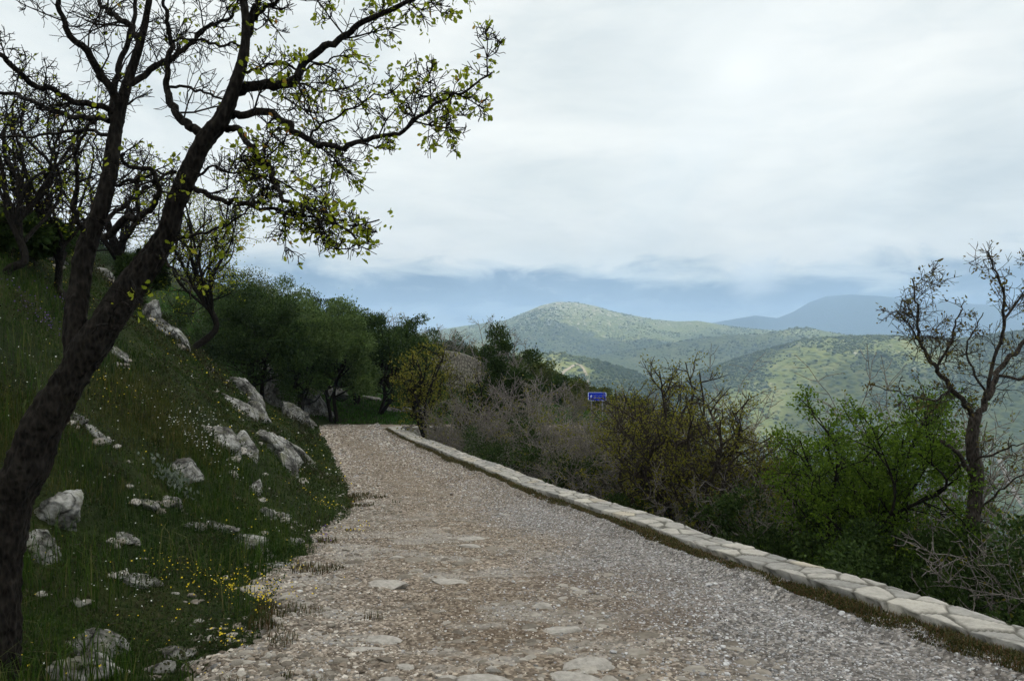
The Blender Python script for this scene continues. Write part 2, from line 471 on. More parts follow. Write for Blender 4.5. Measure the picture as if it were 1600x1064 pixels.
M['scrub'] = m_island('far_scrub', [(0, (.038, .056, .019)), (.6, (.058, .078, .026)), (1, (.088, .105, .034))], 1.0, 0, .2)
M['bedrock'] = m_island('worn_bedrock', [(0, (.19, .172, .145)), (.5, (.27, .25, .215)), (1, (.37, .35, .315))], bump=.9, bscale=22)
# ------------------------------------------------------------------ near ground
def axis(segs):
    out = []
    for a, b, st in segs:
        out.append(np.arange(a, b, st))
    out.append(np.array([segs[-1][1]]))
    return np.concatenate(out)
gy = axis([(-8, 2, .4), (2, 16, .10), (16, 34, .18), (34, 60, .5), (60, 150, 1.6)])
gx = axis([(-150, -50, 4), (-50, -16, .7), (-16, -7, .22), (-7, 4, .10), (4, 9, .2), (9, 30, .6), (30, 150, 3)])
XX, YY = np.meshgrid(gx, gy, indexing='xy')
ZG = G(XX, YY)
ground = mesh_np('ground', np.stack([XX, YY, ZG], -1).reshape(-1, 3), [grid_faces(len(gy), len(gx))], M['soil'])
# flip winding so normals face up
tag(ground, kind='structure')

# ------------------------------------------------------------------ gravel path
ys = [-6.0]
while ys[-1] < YC + .4:
    ys.append(ys[-1] + max(.02, .006 * abs(ys[-1]) + (.1 if ys[-1] < 1.5 else 0)))
ys = np.array(ys)
NT = 230
tt = np.linspace(0, 1, NT)
PY, TT = np.meshgrid(ys, tt, indexing='ij')
x0 = xl(PY) - .75
x1 = xw(PY) + .06
PX = x0 + (x1 - x0) * TT
ac = (PX - xl(PY)) / (xw(PY) - xl(PY))          # 0 left edge .. 1 wall
def rag(x, y):
    return sstep(13, 8, y) * (.16 * fbm(x * 1.3, y * 1.3, 4, 281) + .05)
def path_relief(x, y):
    n = fbm(x * 2.2, y * 2.2, 4, 21) * .022 + fbm(x * 9, y * 9, 3, 25) * .010
    ruts = -.02 * np.exp(-((x - (xl(y) + .70 * (xw(y) - xl(y)))) / .35) ** 2)
    near = sstep(16, 6, y)
    st = np.abs(fbm(x * 1.6, y * 3.0, 3, 33))
    return n * (.4 + .6 * near) + ruts + .03 * near * sstep(.75, .2, (x - xl(y)) / np.maximum(.5, xw(y) - xl(y))) * (.25 - st)
PZ = zroad(PY) - .03 + path_relief(PX, PY) - .17 * sstep(.02, -.14, ac + rag(PX, PY)) + .085 * sstep(.30, .06, xw(PY) - PX)
soilp = sstep(.05, .5, fbm(PX * .9, PY * .55, 4, 41)) * .65 * np.exp(-((ac - .55) / .28) ** 2)
stonep = sstep(.10, .35, fbm(PX * 1.9, PY * 3.6, 4, 52)) * sstep(.8, .3, ac) * sstep(15, 7, PY) * .55
greyness = np.clip(sstep(.45, .8, ac + .18 * fbm(PX * .8, PY * .5, 3, 61)) * .9 + .25 * sstep(.35, .0, ac), 0, 1) * (1 - .75 * sstep(8, 15, PY))
mask = np.stack([greyness, soilp, stonep], -1)
V1 = np.stack([PX, PY, PZ], -1).reshape(-1, 3)
F1 = grid_faces(len(ys), NT)
# the bend to the right beyond the corner
bx = np.arange(-9.5, 3, .09); by = np.arange(ys[-1], YC + 4.4, .09)
BX, BY = np.meshgrid(bx, by, indexing='ij')
BZ = zroad(BY) - .03 + .4 * fbm(BX * 2.2, BY * 2.2, 4, 21) * .022 - .10 * sstep(YC + 3.3, YC + 4.2, BY) - .12 * sstep(.15, -.3, BX - xl(BY))
V2 = np.stack([BX, BY, BZ], -1).reshape(-1, 3)
mask2 = np.stack([np.full(BX.shape, .12), np.zeros(BX.shape), np.zeros(BX.shape)], -1)
path = mesh_np('path', np.vstack([V1, V2]), [F1, grid_faces(len(bx), len(by)) + len(V1)], M['path'],
               cols={'mask': np.vstack([mask.reshape(-1, 3), mask2.reshape(-1, 3)])})
tag(path, kind='structure')

# ------------------------------------------------------------------ stone boundary wall with flat coping slabs
def voro(s, t, cs, ct, seed, jit=.85):
    """nearest cell hash and edge distance on a jittered grid"""
    i0 = np.floor(s / cs).astype(np.int64); j0 = np.floor(t / ct).astype(np.int64)
    f1 = np.full(s.shape, 9e9); f2 = np.full(s.shape, 9e9); idh = np.zeros(s.shape)
    for di in (-2, -1, 0, 1, 2):
        for dj in (-2, -1, 0, 1, 2):
            i = i0 + di; j = j0 + dj
            cx = (i + .5 + jit * (hash2(i, j, seed) - .5)) * cs
            cy = (j + .5 + jit * (hash2(i, j, seed + 3) - .5)) * ct
            dd = np.hypot((s - cx), (t - cy) * (cs / ct) * .75)
            h = hash2(i, j, seed + 9)
            near = dd < f1
            f2 = np.where(near, f1, np.minimum(f2, dd))
            idh = np.where(near, h, idh)
            f1 = np.where(near, dd, f1)
    return idh, f2 - f1

yy = 0.2
yv = [yy]
while yv[-1] < YC - .55:
    yv.append(yv[-1] + max(.018, .0035 * yv[-1]))
yv = np.array(yv)
ix_ = xw(yv)
inner = np.stack([ix_, yv], 1)
# the return: a tight bend, then straight off to the right behind the garden
last = inner[-1]; prev = inner[-20]
dirv = (last - prev) / np.linalg.norm(last - prev)
a0 = math.atan2(dirv[1], dirv[0]); a1 = -.05
R = .75
cen = last + R * np.array([dirv[1], -dirv[0]])
arc = [cen + R * np.array([math.cos(a + math.pi / 2), math.sin(a + math.pi / 2)]) for a in np.linspace(a0, a1, 36)[1:]]
stt = [arc[-1] + k * .06 * np.array([math.cos(a1), math.sin(a1)]) for k in range(1, 75)]
inner = np.vstack([inner, arc, stt])
tg = np.gradient(inner, axis=0); tg /= np.linalg.norm(tg, axis=1)[:, None]
nr = np.stack([tg[:, 1], -tg[:, 0]], 1)               # towards the garden side
sl_ = np.concatenate([[0], np.cumsum(np.linalg.norm(np.diff(inner, axis=0), axis=1))])
wd = wwid(inner[:, 1]) * (1 + .06 * vnoise(sl_ * 1.3, sl_ * 0, 71))
wz = zroad(inner[:, 1]) + WLIFT + .018 * vnoise(sl_ * .8, sl_ * 0, 5)
NI, NTp, NO = 10, 24, 30
rows = []
prof = [('i', k / NI) for k in range(NI)] + [('t', k / (NTp - 1)) for k in range(NTp)] + [('o', (k + 1) / NO) for k in range(NO)]
Vw = np.zeros((len(inner), len(prof), 3)); Mw = np.zeros((len(inner), len(prof), 3))
s2 = sl_ + 0
for k, (kind, q) in enumerate(prof):
    if kind == 't':
        off = q * wd; zof = np.zeros_like(sl_); sc = s2; tcx = off; 
        n_s = .030 * fbm(sc * 3, tcx * 3, 3, 90); n_t = .030 * fbm(sc * 3 + 40, tcx * 3, 3, 91)
        idh, e = voro(sc + n_s, tcx + n_t, .33, .185, 77)
        tilt = (idh - .5) * .012
        j = sstep(.034, .012, e)
        lift = tilt - .009 * j - .004 * (sstep(.025, 0, np.minimum(q, 1 - q) * wd)) + .006 * fbm(sc * 8, tcx * 8, 3, 95)
        Vw[:, k, :2] = inner + nr * off[:, None]; Vw[:, k, 2] = wz + lift
    else:
        hgt = (.5 if kind == 'i' else 1.7)
        dn = (1 - q) * hgt if kind == 'i' else q * hgt
        dn = np.full_like(sl_, dn)
        idh, e = voro(sl_ + .03 * fbm(sl_ * 3, dn * 3, 3, 97), dn + .02 * fbm(sl_ * 3, dn * 3, 3, 98), .26, .13, 177)
        j = sstep(.035, .01, e)
        push = -.025 * j + .02 * (idh - .5) + .008 * fbm(sl_ * 9, dn * 9, 3, 99)
        if kind == 'i':
            Vw[:, k, :2] = inner - nr * (push - .012)[:, None]
        else:
            Vw[:, k, :2] = inner + nr * (wd + push - .012)[:, None]
        Vw[:, k, 2] = wz - dn
    Mw[:, k, 0] = idh; Mw[:, k, 1] = j; Mw[:, k, 2] = (np.modf(idh * 37.7)[0] > .9) * .5
wall = mesh_np('boundary_wall', Vw.reshape(-1, 3), [grid_faces(len(inner), len(prof))], M['wall'], cols={'mask': Mw.reshape(-1, 3)})
tag(wall, 'long low stone wall with pale flat coping slabs edging the gravel path', 'wall')

# ------------------------------------------------------------------ far country: ridges, valley
def ridge(profile):
    p = np.array(profile, float)
    return p[:, 0], p[:, 1]
RIDGES = [  # crest depth, front foot depth, back foot depth, floor, profile in (px, py), roughness
    (1500, 750, 2000, -300, [(200, 560), (640, 566), (720, 556), (800, 551), (880, 551), (930, 563), (990, 580), (1060, 622), (1150, 690), (1260, 760), (1500, 800)], .9),
    (1750, 900, 2500, -320, [(900, 730), (1000, 645), (1060, 604), (1100, 580), (1150, 560), (1200, 546), (1250, 533), (1290, 528), (1340, 526), (1400, 525), (1450, 529), (1520, 526), (1600, 516), (1750, 505), (2100, 480), (2600, 470)], 1.0),
    (2900, 1900, 3600, -280, [(600, 600), (900, 560), (1000, 545), (1080, 530), (1140, 523), (1190, 522), (1240, 513), (1270, 514), (1320, 524), (1380, 528), (1500, 530), (1700, 520), (2300, 500)], .8),
    (4000, 2100, 5200, -280, [(100, 520), (400, 524), (560, 522), (640, 521), (690, 515), (740, 507), (790, 501), (820, 488), (845, 477), (868, 472), (900, 472.5), (930, 478), (960, 487), (990, 493), (1020, 499), (1060, 502), (1090, 501), (1120, 506), (1160, 512), (1220, 517), (1300, 523), (1500, 530), (2000, 530)], 1.0),
    (6500, 5300, 8500, -300, [(300, 560), (800, 540), (980, 524), (1060, 511), (1110, 505), (1150, 498), (1180, 493), (1215, 497), (1240, 487), (1265, 472), (1290, 463), (1330, 460), (1380, 463), (1440, 470), (1520, 475), (1600, 477), (1750, 470), (2000, 480), (2600, 500)], .35),
]
def far_z(px, d):
    x = (px - 800) / F * d
    z = np.interp(d, [60, 120, 300, 700, 1200, 13000], [-60, -75, -140, -270, -320, -330]) + np.interp(px, [-1200, 300, 800, 1400, 2800], [120, 60, 0, 0, 40]) * sstep(3000, 60, d)
    nb = fbm(x / 420., d / 420., 5, 101)
    nm = fbm(x / 130., d / 130., 4, 131)
    z = z + 16 * nb * sstep(150, 700, d)
    for cd, f0, b0, fl, pr, ro in RIDGES:
        a, b = ridge(pr)
        crest = -(np.interp(px, a, b) - 532) / F * cd
        wig = 1 + .10 * vnoise(x / 600., d * 0 + cd, 7)
        t = np.where(d < cd, (d - f0) / (cd - f0), (b0 - d) / (b0 - cd))
        t = np.clip(t, 0, 1)
        pf = np.where(d < cd, .55 * t ** 1.15 + .45 * sstep(0, 1, t), sstep(0, 1, t))
        gully = nb * .16 * np.sin(np.pi * np.clip(t, 0, 1)) * ro
        zz_ = fl + (crest - fl) * np.clip(pf + gully, 0, 1.05) + ro * (7 * nm * np.clip(t * 1.5, 0, 1) * (1 - .75 * sstep(.86, 1, t)))
        z = np.maximum(z, np.where(t > 0, zz_, -9e9))
    return z
fpx = np.linspace(-900, 2500, 760)
fd = np.concatenate([np.geomspace(64, 700, 60)[:-1], np.geomspace(700, 2600, 300)[:-1], np.geomspace(2600, 5200, 150)[:-1], np.geomspace(5200, 9500, 60)])
DD, PPX = np.meshgrid(fd, fpx, indexing='ij')
FZ_ = far_z(PPX, DD)
FXX = (PPX - 800) / F * DD
near_c = G(FXX[DD < 150], DD[DD < 150], False)
FZ_[DD < 150] = np.minimum(FZ_[DD < 150], near_c - 3)

def m_hills():
    m, nt = new_mat('hill_vegetation')
    g = node(nt, 'ShaderNodeNewGeometry')
    pos = g.outputs['Position']
    big = node(nt, 'ShaderNodeTexNoise', i_Vector=pos, i_Scale=.0035, i_Detail=6.0, i_Roughness=.55)
    med = node(nt, 'ShaderNodeTexNoise', i_Vector=pos, i_Scale=.02, i_Detail=8.0, i_Roughness=.68)
    vor = node(nt, 'ShaderNodeTexVoronoi', i_Vector=pos, i_Scale=.075)
    vor.inputs['Randomness'].default_value = 1
    sepz = node(nt, 'ShaderNodeSeparateXYZ', i_0=pos)
    nz = node(nt, 'ShaderNodeSeparateXYZ', i_0=g.outputs['Normal'])
    grass = ramp(nt, med.outputs[0], [(.3, (.075, .098, .022)), (.5, (.115, .132, .034)), (.72, (.18, .175, .075))])
    shrub = ramp(nt, med.outputs[0], [(.3, (.042, .060, .020)), (.7, (.072, .090, .030))])
    # shrubs as dots: share of ground covered changes with a broad noise
    thr = mth(nt, 'MULTIPLY_ADD', big.outputs[0], 1.5, -.34)
    dot = mth(nt, 'SUBTRACT', thr, vor.outputs['Distance'])
    cov = node(nt, 'ShaderNodeMapRange', i_0=dot, i_1=-.25, i_2=.2)
    c = mixc(nt, cov.outputs[0], grass.outputs[0], shrub.outputs[0])
    rk = node(nt, 'ShaderNodeTexNoise', i_Vector=pos, i_Scale=.045, i_Detail=9.0, i_Roughness=.75)
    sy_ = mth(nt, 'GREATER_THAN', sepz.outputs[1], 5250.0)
    hi = node(nt, 'ShaderNodeMapRange', i_0=mth(nt, 'MULTIPLY_ADD', sy_, -2000.0, sepz.outputs[2]), i_1=-120., i_2=190.)
    rthr = mth(nt, 'MULTIPLY_ADD', hi.outputs[0], .16, rk.outputs[0])
    rr = ramp(nt, rthr, [(.655, 0.0), (.70, .9)])
    c = mixc(nt, rr.outputs[0], c, (.34, .32, .275))
    c = mixc(nt, sy_, c, (.012, .028, .045))  # far mountain: cloud shade and distance blue put into its base colour
    h = mth(nt, 'ADD', mth(nt, 'MULTIPLY', cov.outputs[0], 3.5), mth(nt, 'MULTIPLY', med.outputs[0], 4.0))
    bp = node(nt, 'ShaderNodeBump', i_Height=h, i_Strength=.9, i_Distance=1.0)
    p = node(nt, 'ShaderNodeBsdfPrincipled', i_Base_Color=c, i_Roughness=1.0, i_Normal=bp.outputs[0])
    p.inputs['Specular IOR Level'].default_value = .05
    finish(nt, p.outputs[0])
    return m
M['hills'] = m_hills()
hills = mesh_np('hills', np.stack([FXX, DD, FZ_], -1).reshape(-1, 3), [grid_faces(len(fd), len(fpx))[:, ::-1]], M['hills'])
tag(hills, kind='structure')
# ------------------------------------------------------------------ rocks
def ico(sub):
    import bmesh
    bm = bmesh.new()
    bmesh.ops.create_icosphere(bm, subdivisions=sub, radius=1)
    v = np.array([tuple(q.co) for q in bm.verts]); f = np.array([[q.index for q in p.verts] for p in bm.faces])
    bm.free()
    return v, f
ICO = {k: ico(k) for k in (1, 2, 3, 4, 5)}

def rock_shape(seed, sub=4, cuts=14, rough=.16):
    rng = np.random.RandomState(seed)
    v, f = ICO[sub]
    v = v.copy()
    for _ in range(cuts):
        n = rng.normal(size=3); n /= np.linalg.norm(n)
        lim = rng.uniform(.40, .85)
        d = v @ n
        over = np.clip(d - lim, 0, None)
        v -= over[:, None] * n * .92
    r = np.linalg.norm(v, axis=1)
    nn = v / r[:, None]
    q = v * 2.2 + seed * 3.1
    dis = vnoise3(q, seed) * .5 + (1 - 2 * np.abs(vnoise3(q * 2.1, seed + 1))) * .4 + vnoise3(q * 4.7, seed + 2) * .28 + vnoise3(q * 10, seed + 3) * .16
    v = v + nn * (dis * rough)[:, None]
    return v, f

def rotm(ax, ay, az):
    cx, sx, cy, sy, cz, sz = math.cos(ax), math.sin(ax), math.cos(ay), math.sin(ay), math.cos(az), math.sin(az)
    return np.array([[cz, -sz, 0], [sz, cz, 0], [0, 0, 1]]) @ np.array([[cy, 0, sy], [0, 1, 0], [-sy, 0, cy]]) @ np.array([[1, 0, 0], [0, cx, -sx], [0, sx, cx]])

def place_rock(px, py, wpx, hpx, tilt, label, seed, group='limestone rocks on the grassy slope', name='limestone_rock', sub=4, dep=1.0, sink=.3, mat=None):
    """a rock whose middle shows at (px,py), wpx wide and hpx tall in photo pixels; tilt = degrees its long axis dips to the right"""
    h = hit(px, py + hpx * .30)
    d = h[1]
    a = wpx / F * d * .68; c = hpx / F * d * .74
    if tilt >= 30:
        a, c = max(a, c) * 1.28, min(a, c) * .88
    b = (a * .5 + c * .5) * dep
    v, f = rock_shape(seed, sub)
    v = v * np.array([a, b, c])
    v = v @ rotm(0, math.radians(tilt), random.Random(seed).uniform(-.25, .25)).T
    o = mesh_np(name, v, [f], mat or M['rock'])
    o.location = (h[0], h[1] + b * .25, -(py + hpx * .16 - 532) / F * d - c * sink * .3)
    tag(o, label, 'rock', group)
    return o
ROCKS = [
 (85, 798, 72, 62, 10, 'dark shadowed boulder with a pale edge beside the oak trunk'),
 (62, 856, 62, 46, 25, 'pale sloping rock just right of the oak trunk, below the dark boulder'),
 (282, 732, 50, 34, 5, 'rounded grey boulder alone in the grass above the grey herb tuft'),
 (398, 758, 26, 28, 20, 'small grey stone standing in grass left of the path edge'),
 (372, 634, 62, 26, 35, 'long pale rock dipping right, left of the tall jagged outcrop'),
 (384, 606, 38, 48, 45, 'tall jagged white outcrop at the crest of the grassy spur'),
 (455, 622, 52, 58, 30, 'large bleached boulder on the spur beside the dark trees'),
 (430, 592, 60, 40, 35, 'long grey ledge high on the spur under the dark trees'),
 (470, 650, 42, 52, 35, 'brown streaked rock face at the spur end above the path'),
 (492, 628, 40, 48, 50, 'dark rounded boulder at the foot of the shaded tree'),
 (428, 692, 42, 64, 45, 'tall leaning grey slab in the middle of the rock rib'),
 (466, 706, 30, 48, 48, 'lower pointed slab of the rock rib nearest the path'),
 (355, 688, 34, 40, 40, 'broad grey slab among the white flowers'),
 (385, 694, 26, 38, 48, 'narrow upright slab right beside the broad grey slab'),
 (448, 724, 30, 30, 40, 'low pale stone under the leaning slab of the rock rib'),
 (400, 640, 30, 40, 50, 'thin tilted rock blade below the jagged outcrop'),
 (230, 484, 26, 40, 20, 'pale rock tooth seen just right of the oak fork'),
 (248, 506, 40, 22, 40, 'low broken ledge below the pale rock tooth'),
 (276, 528, 36, 24, 40, 'dark grey rock on the skyline between oak fork and thin tree'),
 (183, 550, 34, 18, 45, 'white slanting rock right beside the leaning oak trunk'),
 (152, 680, 34, 18, 42, 'slanting pale rock in deep grass right of the oak trunk'),
 (118, 655, 24, 26, 20, 'half buried grey rock touching the oak trunk'),
 (222, 786, 36, 16, 18, 'flat pale stone in grass below the rounded boulder'),
 (262, 782, 40, 12, 15, 'thin flat ledge stone right of the flat pale stone'),
 (340, 824, 62, 16, 8, 'wide flat bedrock ledge where the grass meets the path'),
 (375, 842, 60, 16, 8, 'lower flat bedrock ledge at the edge of the grass'),
 (300, 822, 26, 14, 8, 'small flat stone at the left end of the wide ledge'),
 (200, 905, 50, 20, 5, 'cream flat stone in the grass behind the yellow flowers'),
 (238, 908, 26, 16, 5, 'small cream stone beside the cream flat stone'),
 (140, 1008, 78, 40, 12, 'broad weathered rock at the bottom left of the verge'),
 (128, 1050, 90, 46, 12, 'big pale foreground rock cut off by the bottom of the picture'),
 (278, 1020, 50, 20, 8, 'low grey rock in the grass under the yellow flowers'),
 (250, 1044, 40, 22, 8, 'dark low rock in front of the low grey rock'),
 (195, 838, 26, 18, 35, 'mossy grey stone halfway down the grass slope'),
 (118, 940, 22, 16, 10, 'small pale stone at the base of the grass right of the trunk'),
 (440, 886, 52, 14, 4, 'flat cream bedrock slab on the left margin of the path'),
 (430, 914, 46, 12, 4, 'flat grey bedrock slab on the path margin beside yellow flowers'),
 (405, 868, 20, 10, 4, 'small pale stone on the path margin under the ledges'),
 (455, 846, 34, 10, 4, 'flat stone at the corner where the path widens'),
 (442, 806, 26, 10, 10, 'grey flat stone in grass by the path widening'),
 (420, 802, 24, 16, 35, 'small leaning grey stone left of the path widening'),
 (62, 388, 44, 22, 12, 'brown boulder on the hill crest behind the oak'),
 (78, 404, 40, 14, 20, 'pale low rock under the brown boulder on the hill crest'),
 (155, 425, 30, 16, 25, 'white rock on the crest between the two oak stems'),
 (172, 436, 22, 12, 25, 'small grey crest rock right beside the white crest rock'),
 (520, 612, 44, 26, 5, 'squat layered grey rock at the back of the far lawn'),
 (515, 646, 34, 10, 30, 'white sloping stone at the left corner of the far lawn'),
 (612, 640, 40, 8, 14, 'long flat stone edging the top of the far lawn'),
 (582, 622, 34, 8, 14, 'flat stone on the bank above the far lawn'),
 (636, 641, 22, 12, 5, 'pale block at the right end of the far lawn'),
]
for i, (px, py, w, h, t, lab) in enumerate(ROCKS):
    place_rock(px, py, w, h, t, lab, 100 + i, sub=5 if (w > 45 and py > 780) else 4)
# ------------------------------------------------------------------ plant builders
class Tubes:
    def __init__(self):
        self.V = []; self.F = []; self.n = 0
    def tube(self, pts, rad, sides=6, knob=0.0, rng=None, prof=None):
        pts = np.asarray(pts, float); rad = np.asarray(rad, float)
        n = len(pts)
        if n < 2:
            return
        tg = np.empty_like(pts)
        tg[1:-1] = pts[2:] - pts[:-2]; tg[0] = pts[1] - pts[0]; tg[-1] = pts[-1] - pts[-2]
        tg /= np.maximum(1e-9, np.linalg.norm(tg, axis=1))[:, None]
        up = np.array([0.31, 0.87, 0.38])
        a = np.cross(tg, up); a /= np.maximum(1e-6, np.linalg.norm(a, axis=1))[:, None]
        b = np.cross(tg, a)
        th = np.arange(sides) * (2 * math.pi / sides)
        rr = rad[:, None] * np.ones(sides)[None]
        if prof is not None:
            rr = rr * prof
        if knob:
            rr = rr * (1 + knob * (rng.rand(n, sides) - .5))
        V = pts[:, None, :] + a[:, None, :] * (np.cos(th)[None, :] * rr)[..., None] + b[:, None, :] * (np.sin(th)[None, :] * rr)[..., None]
        i = np.arange(n - 1)[:, None] * sides + np.arange(sides)[None]
        j = np.arange(n - 1)[:, None] * sides + (np.arange(sides)[None] + 1) % sides
        f = np.stack([i, j, j + sides, i + sides], -1).reshape(-1, 4)
        self.V.append(V.reshape(-1, 3)); self.F.append(f + self.n); self.n += n * sides
    def build(self, name, mat, parent, origin=(0, 0, 0)):
        if not self.V:
            return None
        return mesh_np(name, np.vstack(self.V) - np.asarray(origin), [np.vstack(self.F)], mat, parent)

def spline(pts, per=6):
    p = np.asarray(pts, float)
    q = np.vstack([2 * p[0] - p[1], p, 2 * p[-1] - p[-2]])
    t = np.linspace(0, 1, per, endpoint=False)[:, None]
    out = []
    for i in range(1, len(q) - 2):
        a, b, c, d = q[i - 1], q[i], q[i + 1], q[i + 2]
        out.append(.5 * (2 * b + (c - a) * t + (2 * a - 5 * b + 4 * c - d) * t ** 2 + (3 * b - a - 3 * c + d) * t ** 3))
    out.append(p[-1:])
    return np.vstack(out)

OAK = np.array([(0, 0), (.16, .12), (.12, .24), (.30, .34), (.24, .50), (.38, .62), (.24, .78), (.22, .92), (0, 1.0),
                (-.22, .92), (-.24, .78), (-.38, .62), (-.24, .50), (-.30, .34), (-.12, .24), (-.16, .12)])
OVAL = np.array([(0, 0), (.26, .3), (.24, .65), (0, 1), (-.24, .65), (-.26, .3)])
DIAM = np.array([(0, 0), (.3, .5), (0, 1), (-.3, .5)])
def leaves(name, pos, dirs, size, mat, parent, rng, shape=OVAL, origin=(0, 0, 0), fold=.25):
    pos = np.asarray(pos, float) - np.asarray(origin)
    dirs = np.asarray(dirs, float)
    n = len(pos)
    if n == 0:
        return None
    dirs = dirs / np.maximum(1e-9, np.linalg.norm(dirs, axis=1))[:, None]
    r = rng.normal(size=(n, 3))
    side = np.cross(dirs, r); side /= np.maximum(1e-9, np.linalg.norm(side, axis=1))[:, None]
    nrm = np.cross(side, dirs)
    k = len(shape)
    sx = shape[:, 0][None, :, None]; sy = shape[:, 1][None, :, None]
    sz = np.asarray(size).reshape(-1, 1, 1) * np.ones((n, 1, 1))
    curl = (np.abs(shape[:, 0]) * fold - .18 * shape[:, 1] ** 2)[None, :, None]
    V = pos[:, None] + sz * (side[:, None] * sx + dirs[:, None] * sy + nrm[:, None] * curl)
    f = np.arange(n * k).reshape(n, k)
    return mesh_np(name, V.reshape(-1, 3), [f], mat, parent, smooth=False)

class Wood:
    """grows crooked branches and twigs; twig tips are kept for leaves"""
    def __init__(self, seed, crook=.35, up=.15):
        self.r = np.random.RandomState(seed)
        self.crook = crook; self.up = up
        self.tips = []; self.tdir = []
    def walk(self, p, d, L, seg, up=None, crook=None):
        n = max(3, int(L / seg))
        pts = [np.array(p, float)]; d = np.array(d, float) / np.linalg.norm(d)
        up = self.up if up is None else up
        crook = self.crook if crook is None else crook
        for _ in range(n):
            d = d + self.r.normal(size=3) * crook * .5 + np.array([0, 0, up * .3])
            d /= np.linalg.norm(d)
            pts.append(pts[-1] + d * L / n)
        return np.array(pts)
    def kids(self, B, pts, r0, L, level, nk, lenf=(.35, .6), t0=.2, ang=(35, 70), rmin=.0018, seg=.12, leafy=1.0, sides=4, up=None):
        pts = np.asarray(pts)
        n = len(pts)
        for k in range(nk):
            t = t0 + (1 - t0) * (k + self.r.rand()) / nk
            i = min(n - 2, int(t * (n - 1)))
            tgv = pts[i + 1] - pts[i]; tgv = tgv / max(1e-9, np.linalg.norm(tgv))
            q = self.r.normal(size=3); q -= tgv * (q @ tgv); q /= max(1e-9, np.linalg.norm(q))
            a = math.radians(self.r.uniform(*ang))
            d = tgv * math.cos(a) + q * math.sin(a)
            Lk = L * self.r.uniform(*lenf) * (1 - .45 * t)
            w = self.walk(pts[i], d, Lk, seg, up)
            rr = max(rmin, r0 * (.55 - .2 * t))
            m = len(w)
            B.tube(w, np.linspace(rr, max(rmin * .7, rr * .35), m), sides if level > 1 else max(3, sides - 1))
            if level > 1:
                self.kids(B, w, rr, Lk, level - 1, max(2, int(nk * .75)), lenf, .2, ang, rmin, seg * .7, leafy, sides, up)
            if level <= 2:
                self.tips.append(w[-1]); self.tdir.append(w[-1] - w[-2])
                if level == 1 and self.r.rand() < .6:
                    self.tips.append(w[m // 2]); self.tdir.append(w[-1] - w[-2])
    def clusters(self, per, spread, keep=1.0, droop=0.0, test=None):
        P_, D_ = [], []
        for p, d in zip(self.tips, self.tdir):
            if self.r.rand() > keep or (test is not None and not test(p)):
                continue
            d = d / max(1e-9, np.linalg.norm(d))
            for _ in range(self.r.randint(max(1, per - 2), per + 3)):
                dd = d * .7 + self.r.normal(size=3) * .75 + np.array([0, 0, -droop])
                P_.append(p + self.r.normal(size=3) * spread); D_.append(dd)
        return np.array(P_).reshape(-1, 3), np.array(D_).reshape(-1, 3)

def copy_thing(o, loc, rz, sc, label, group=None):
    c = o.copy(); C.objects.link(c)
    c.location = loc; c.rotation_euler = (0, 0, rz); c.scale = sc if isinstance(sc, (tuple, list)) else (sc, sc, sc)
    c['label'] = label
    if group:
        c['group'] = group
    for ch in list(o.children):
        k = ch.copy(); C.objects.link(k); k.parent = c
    return c

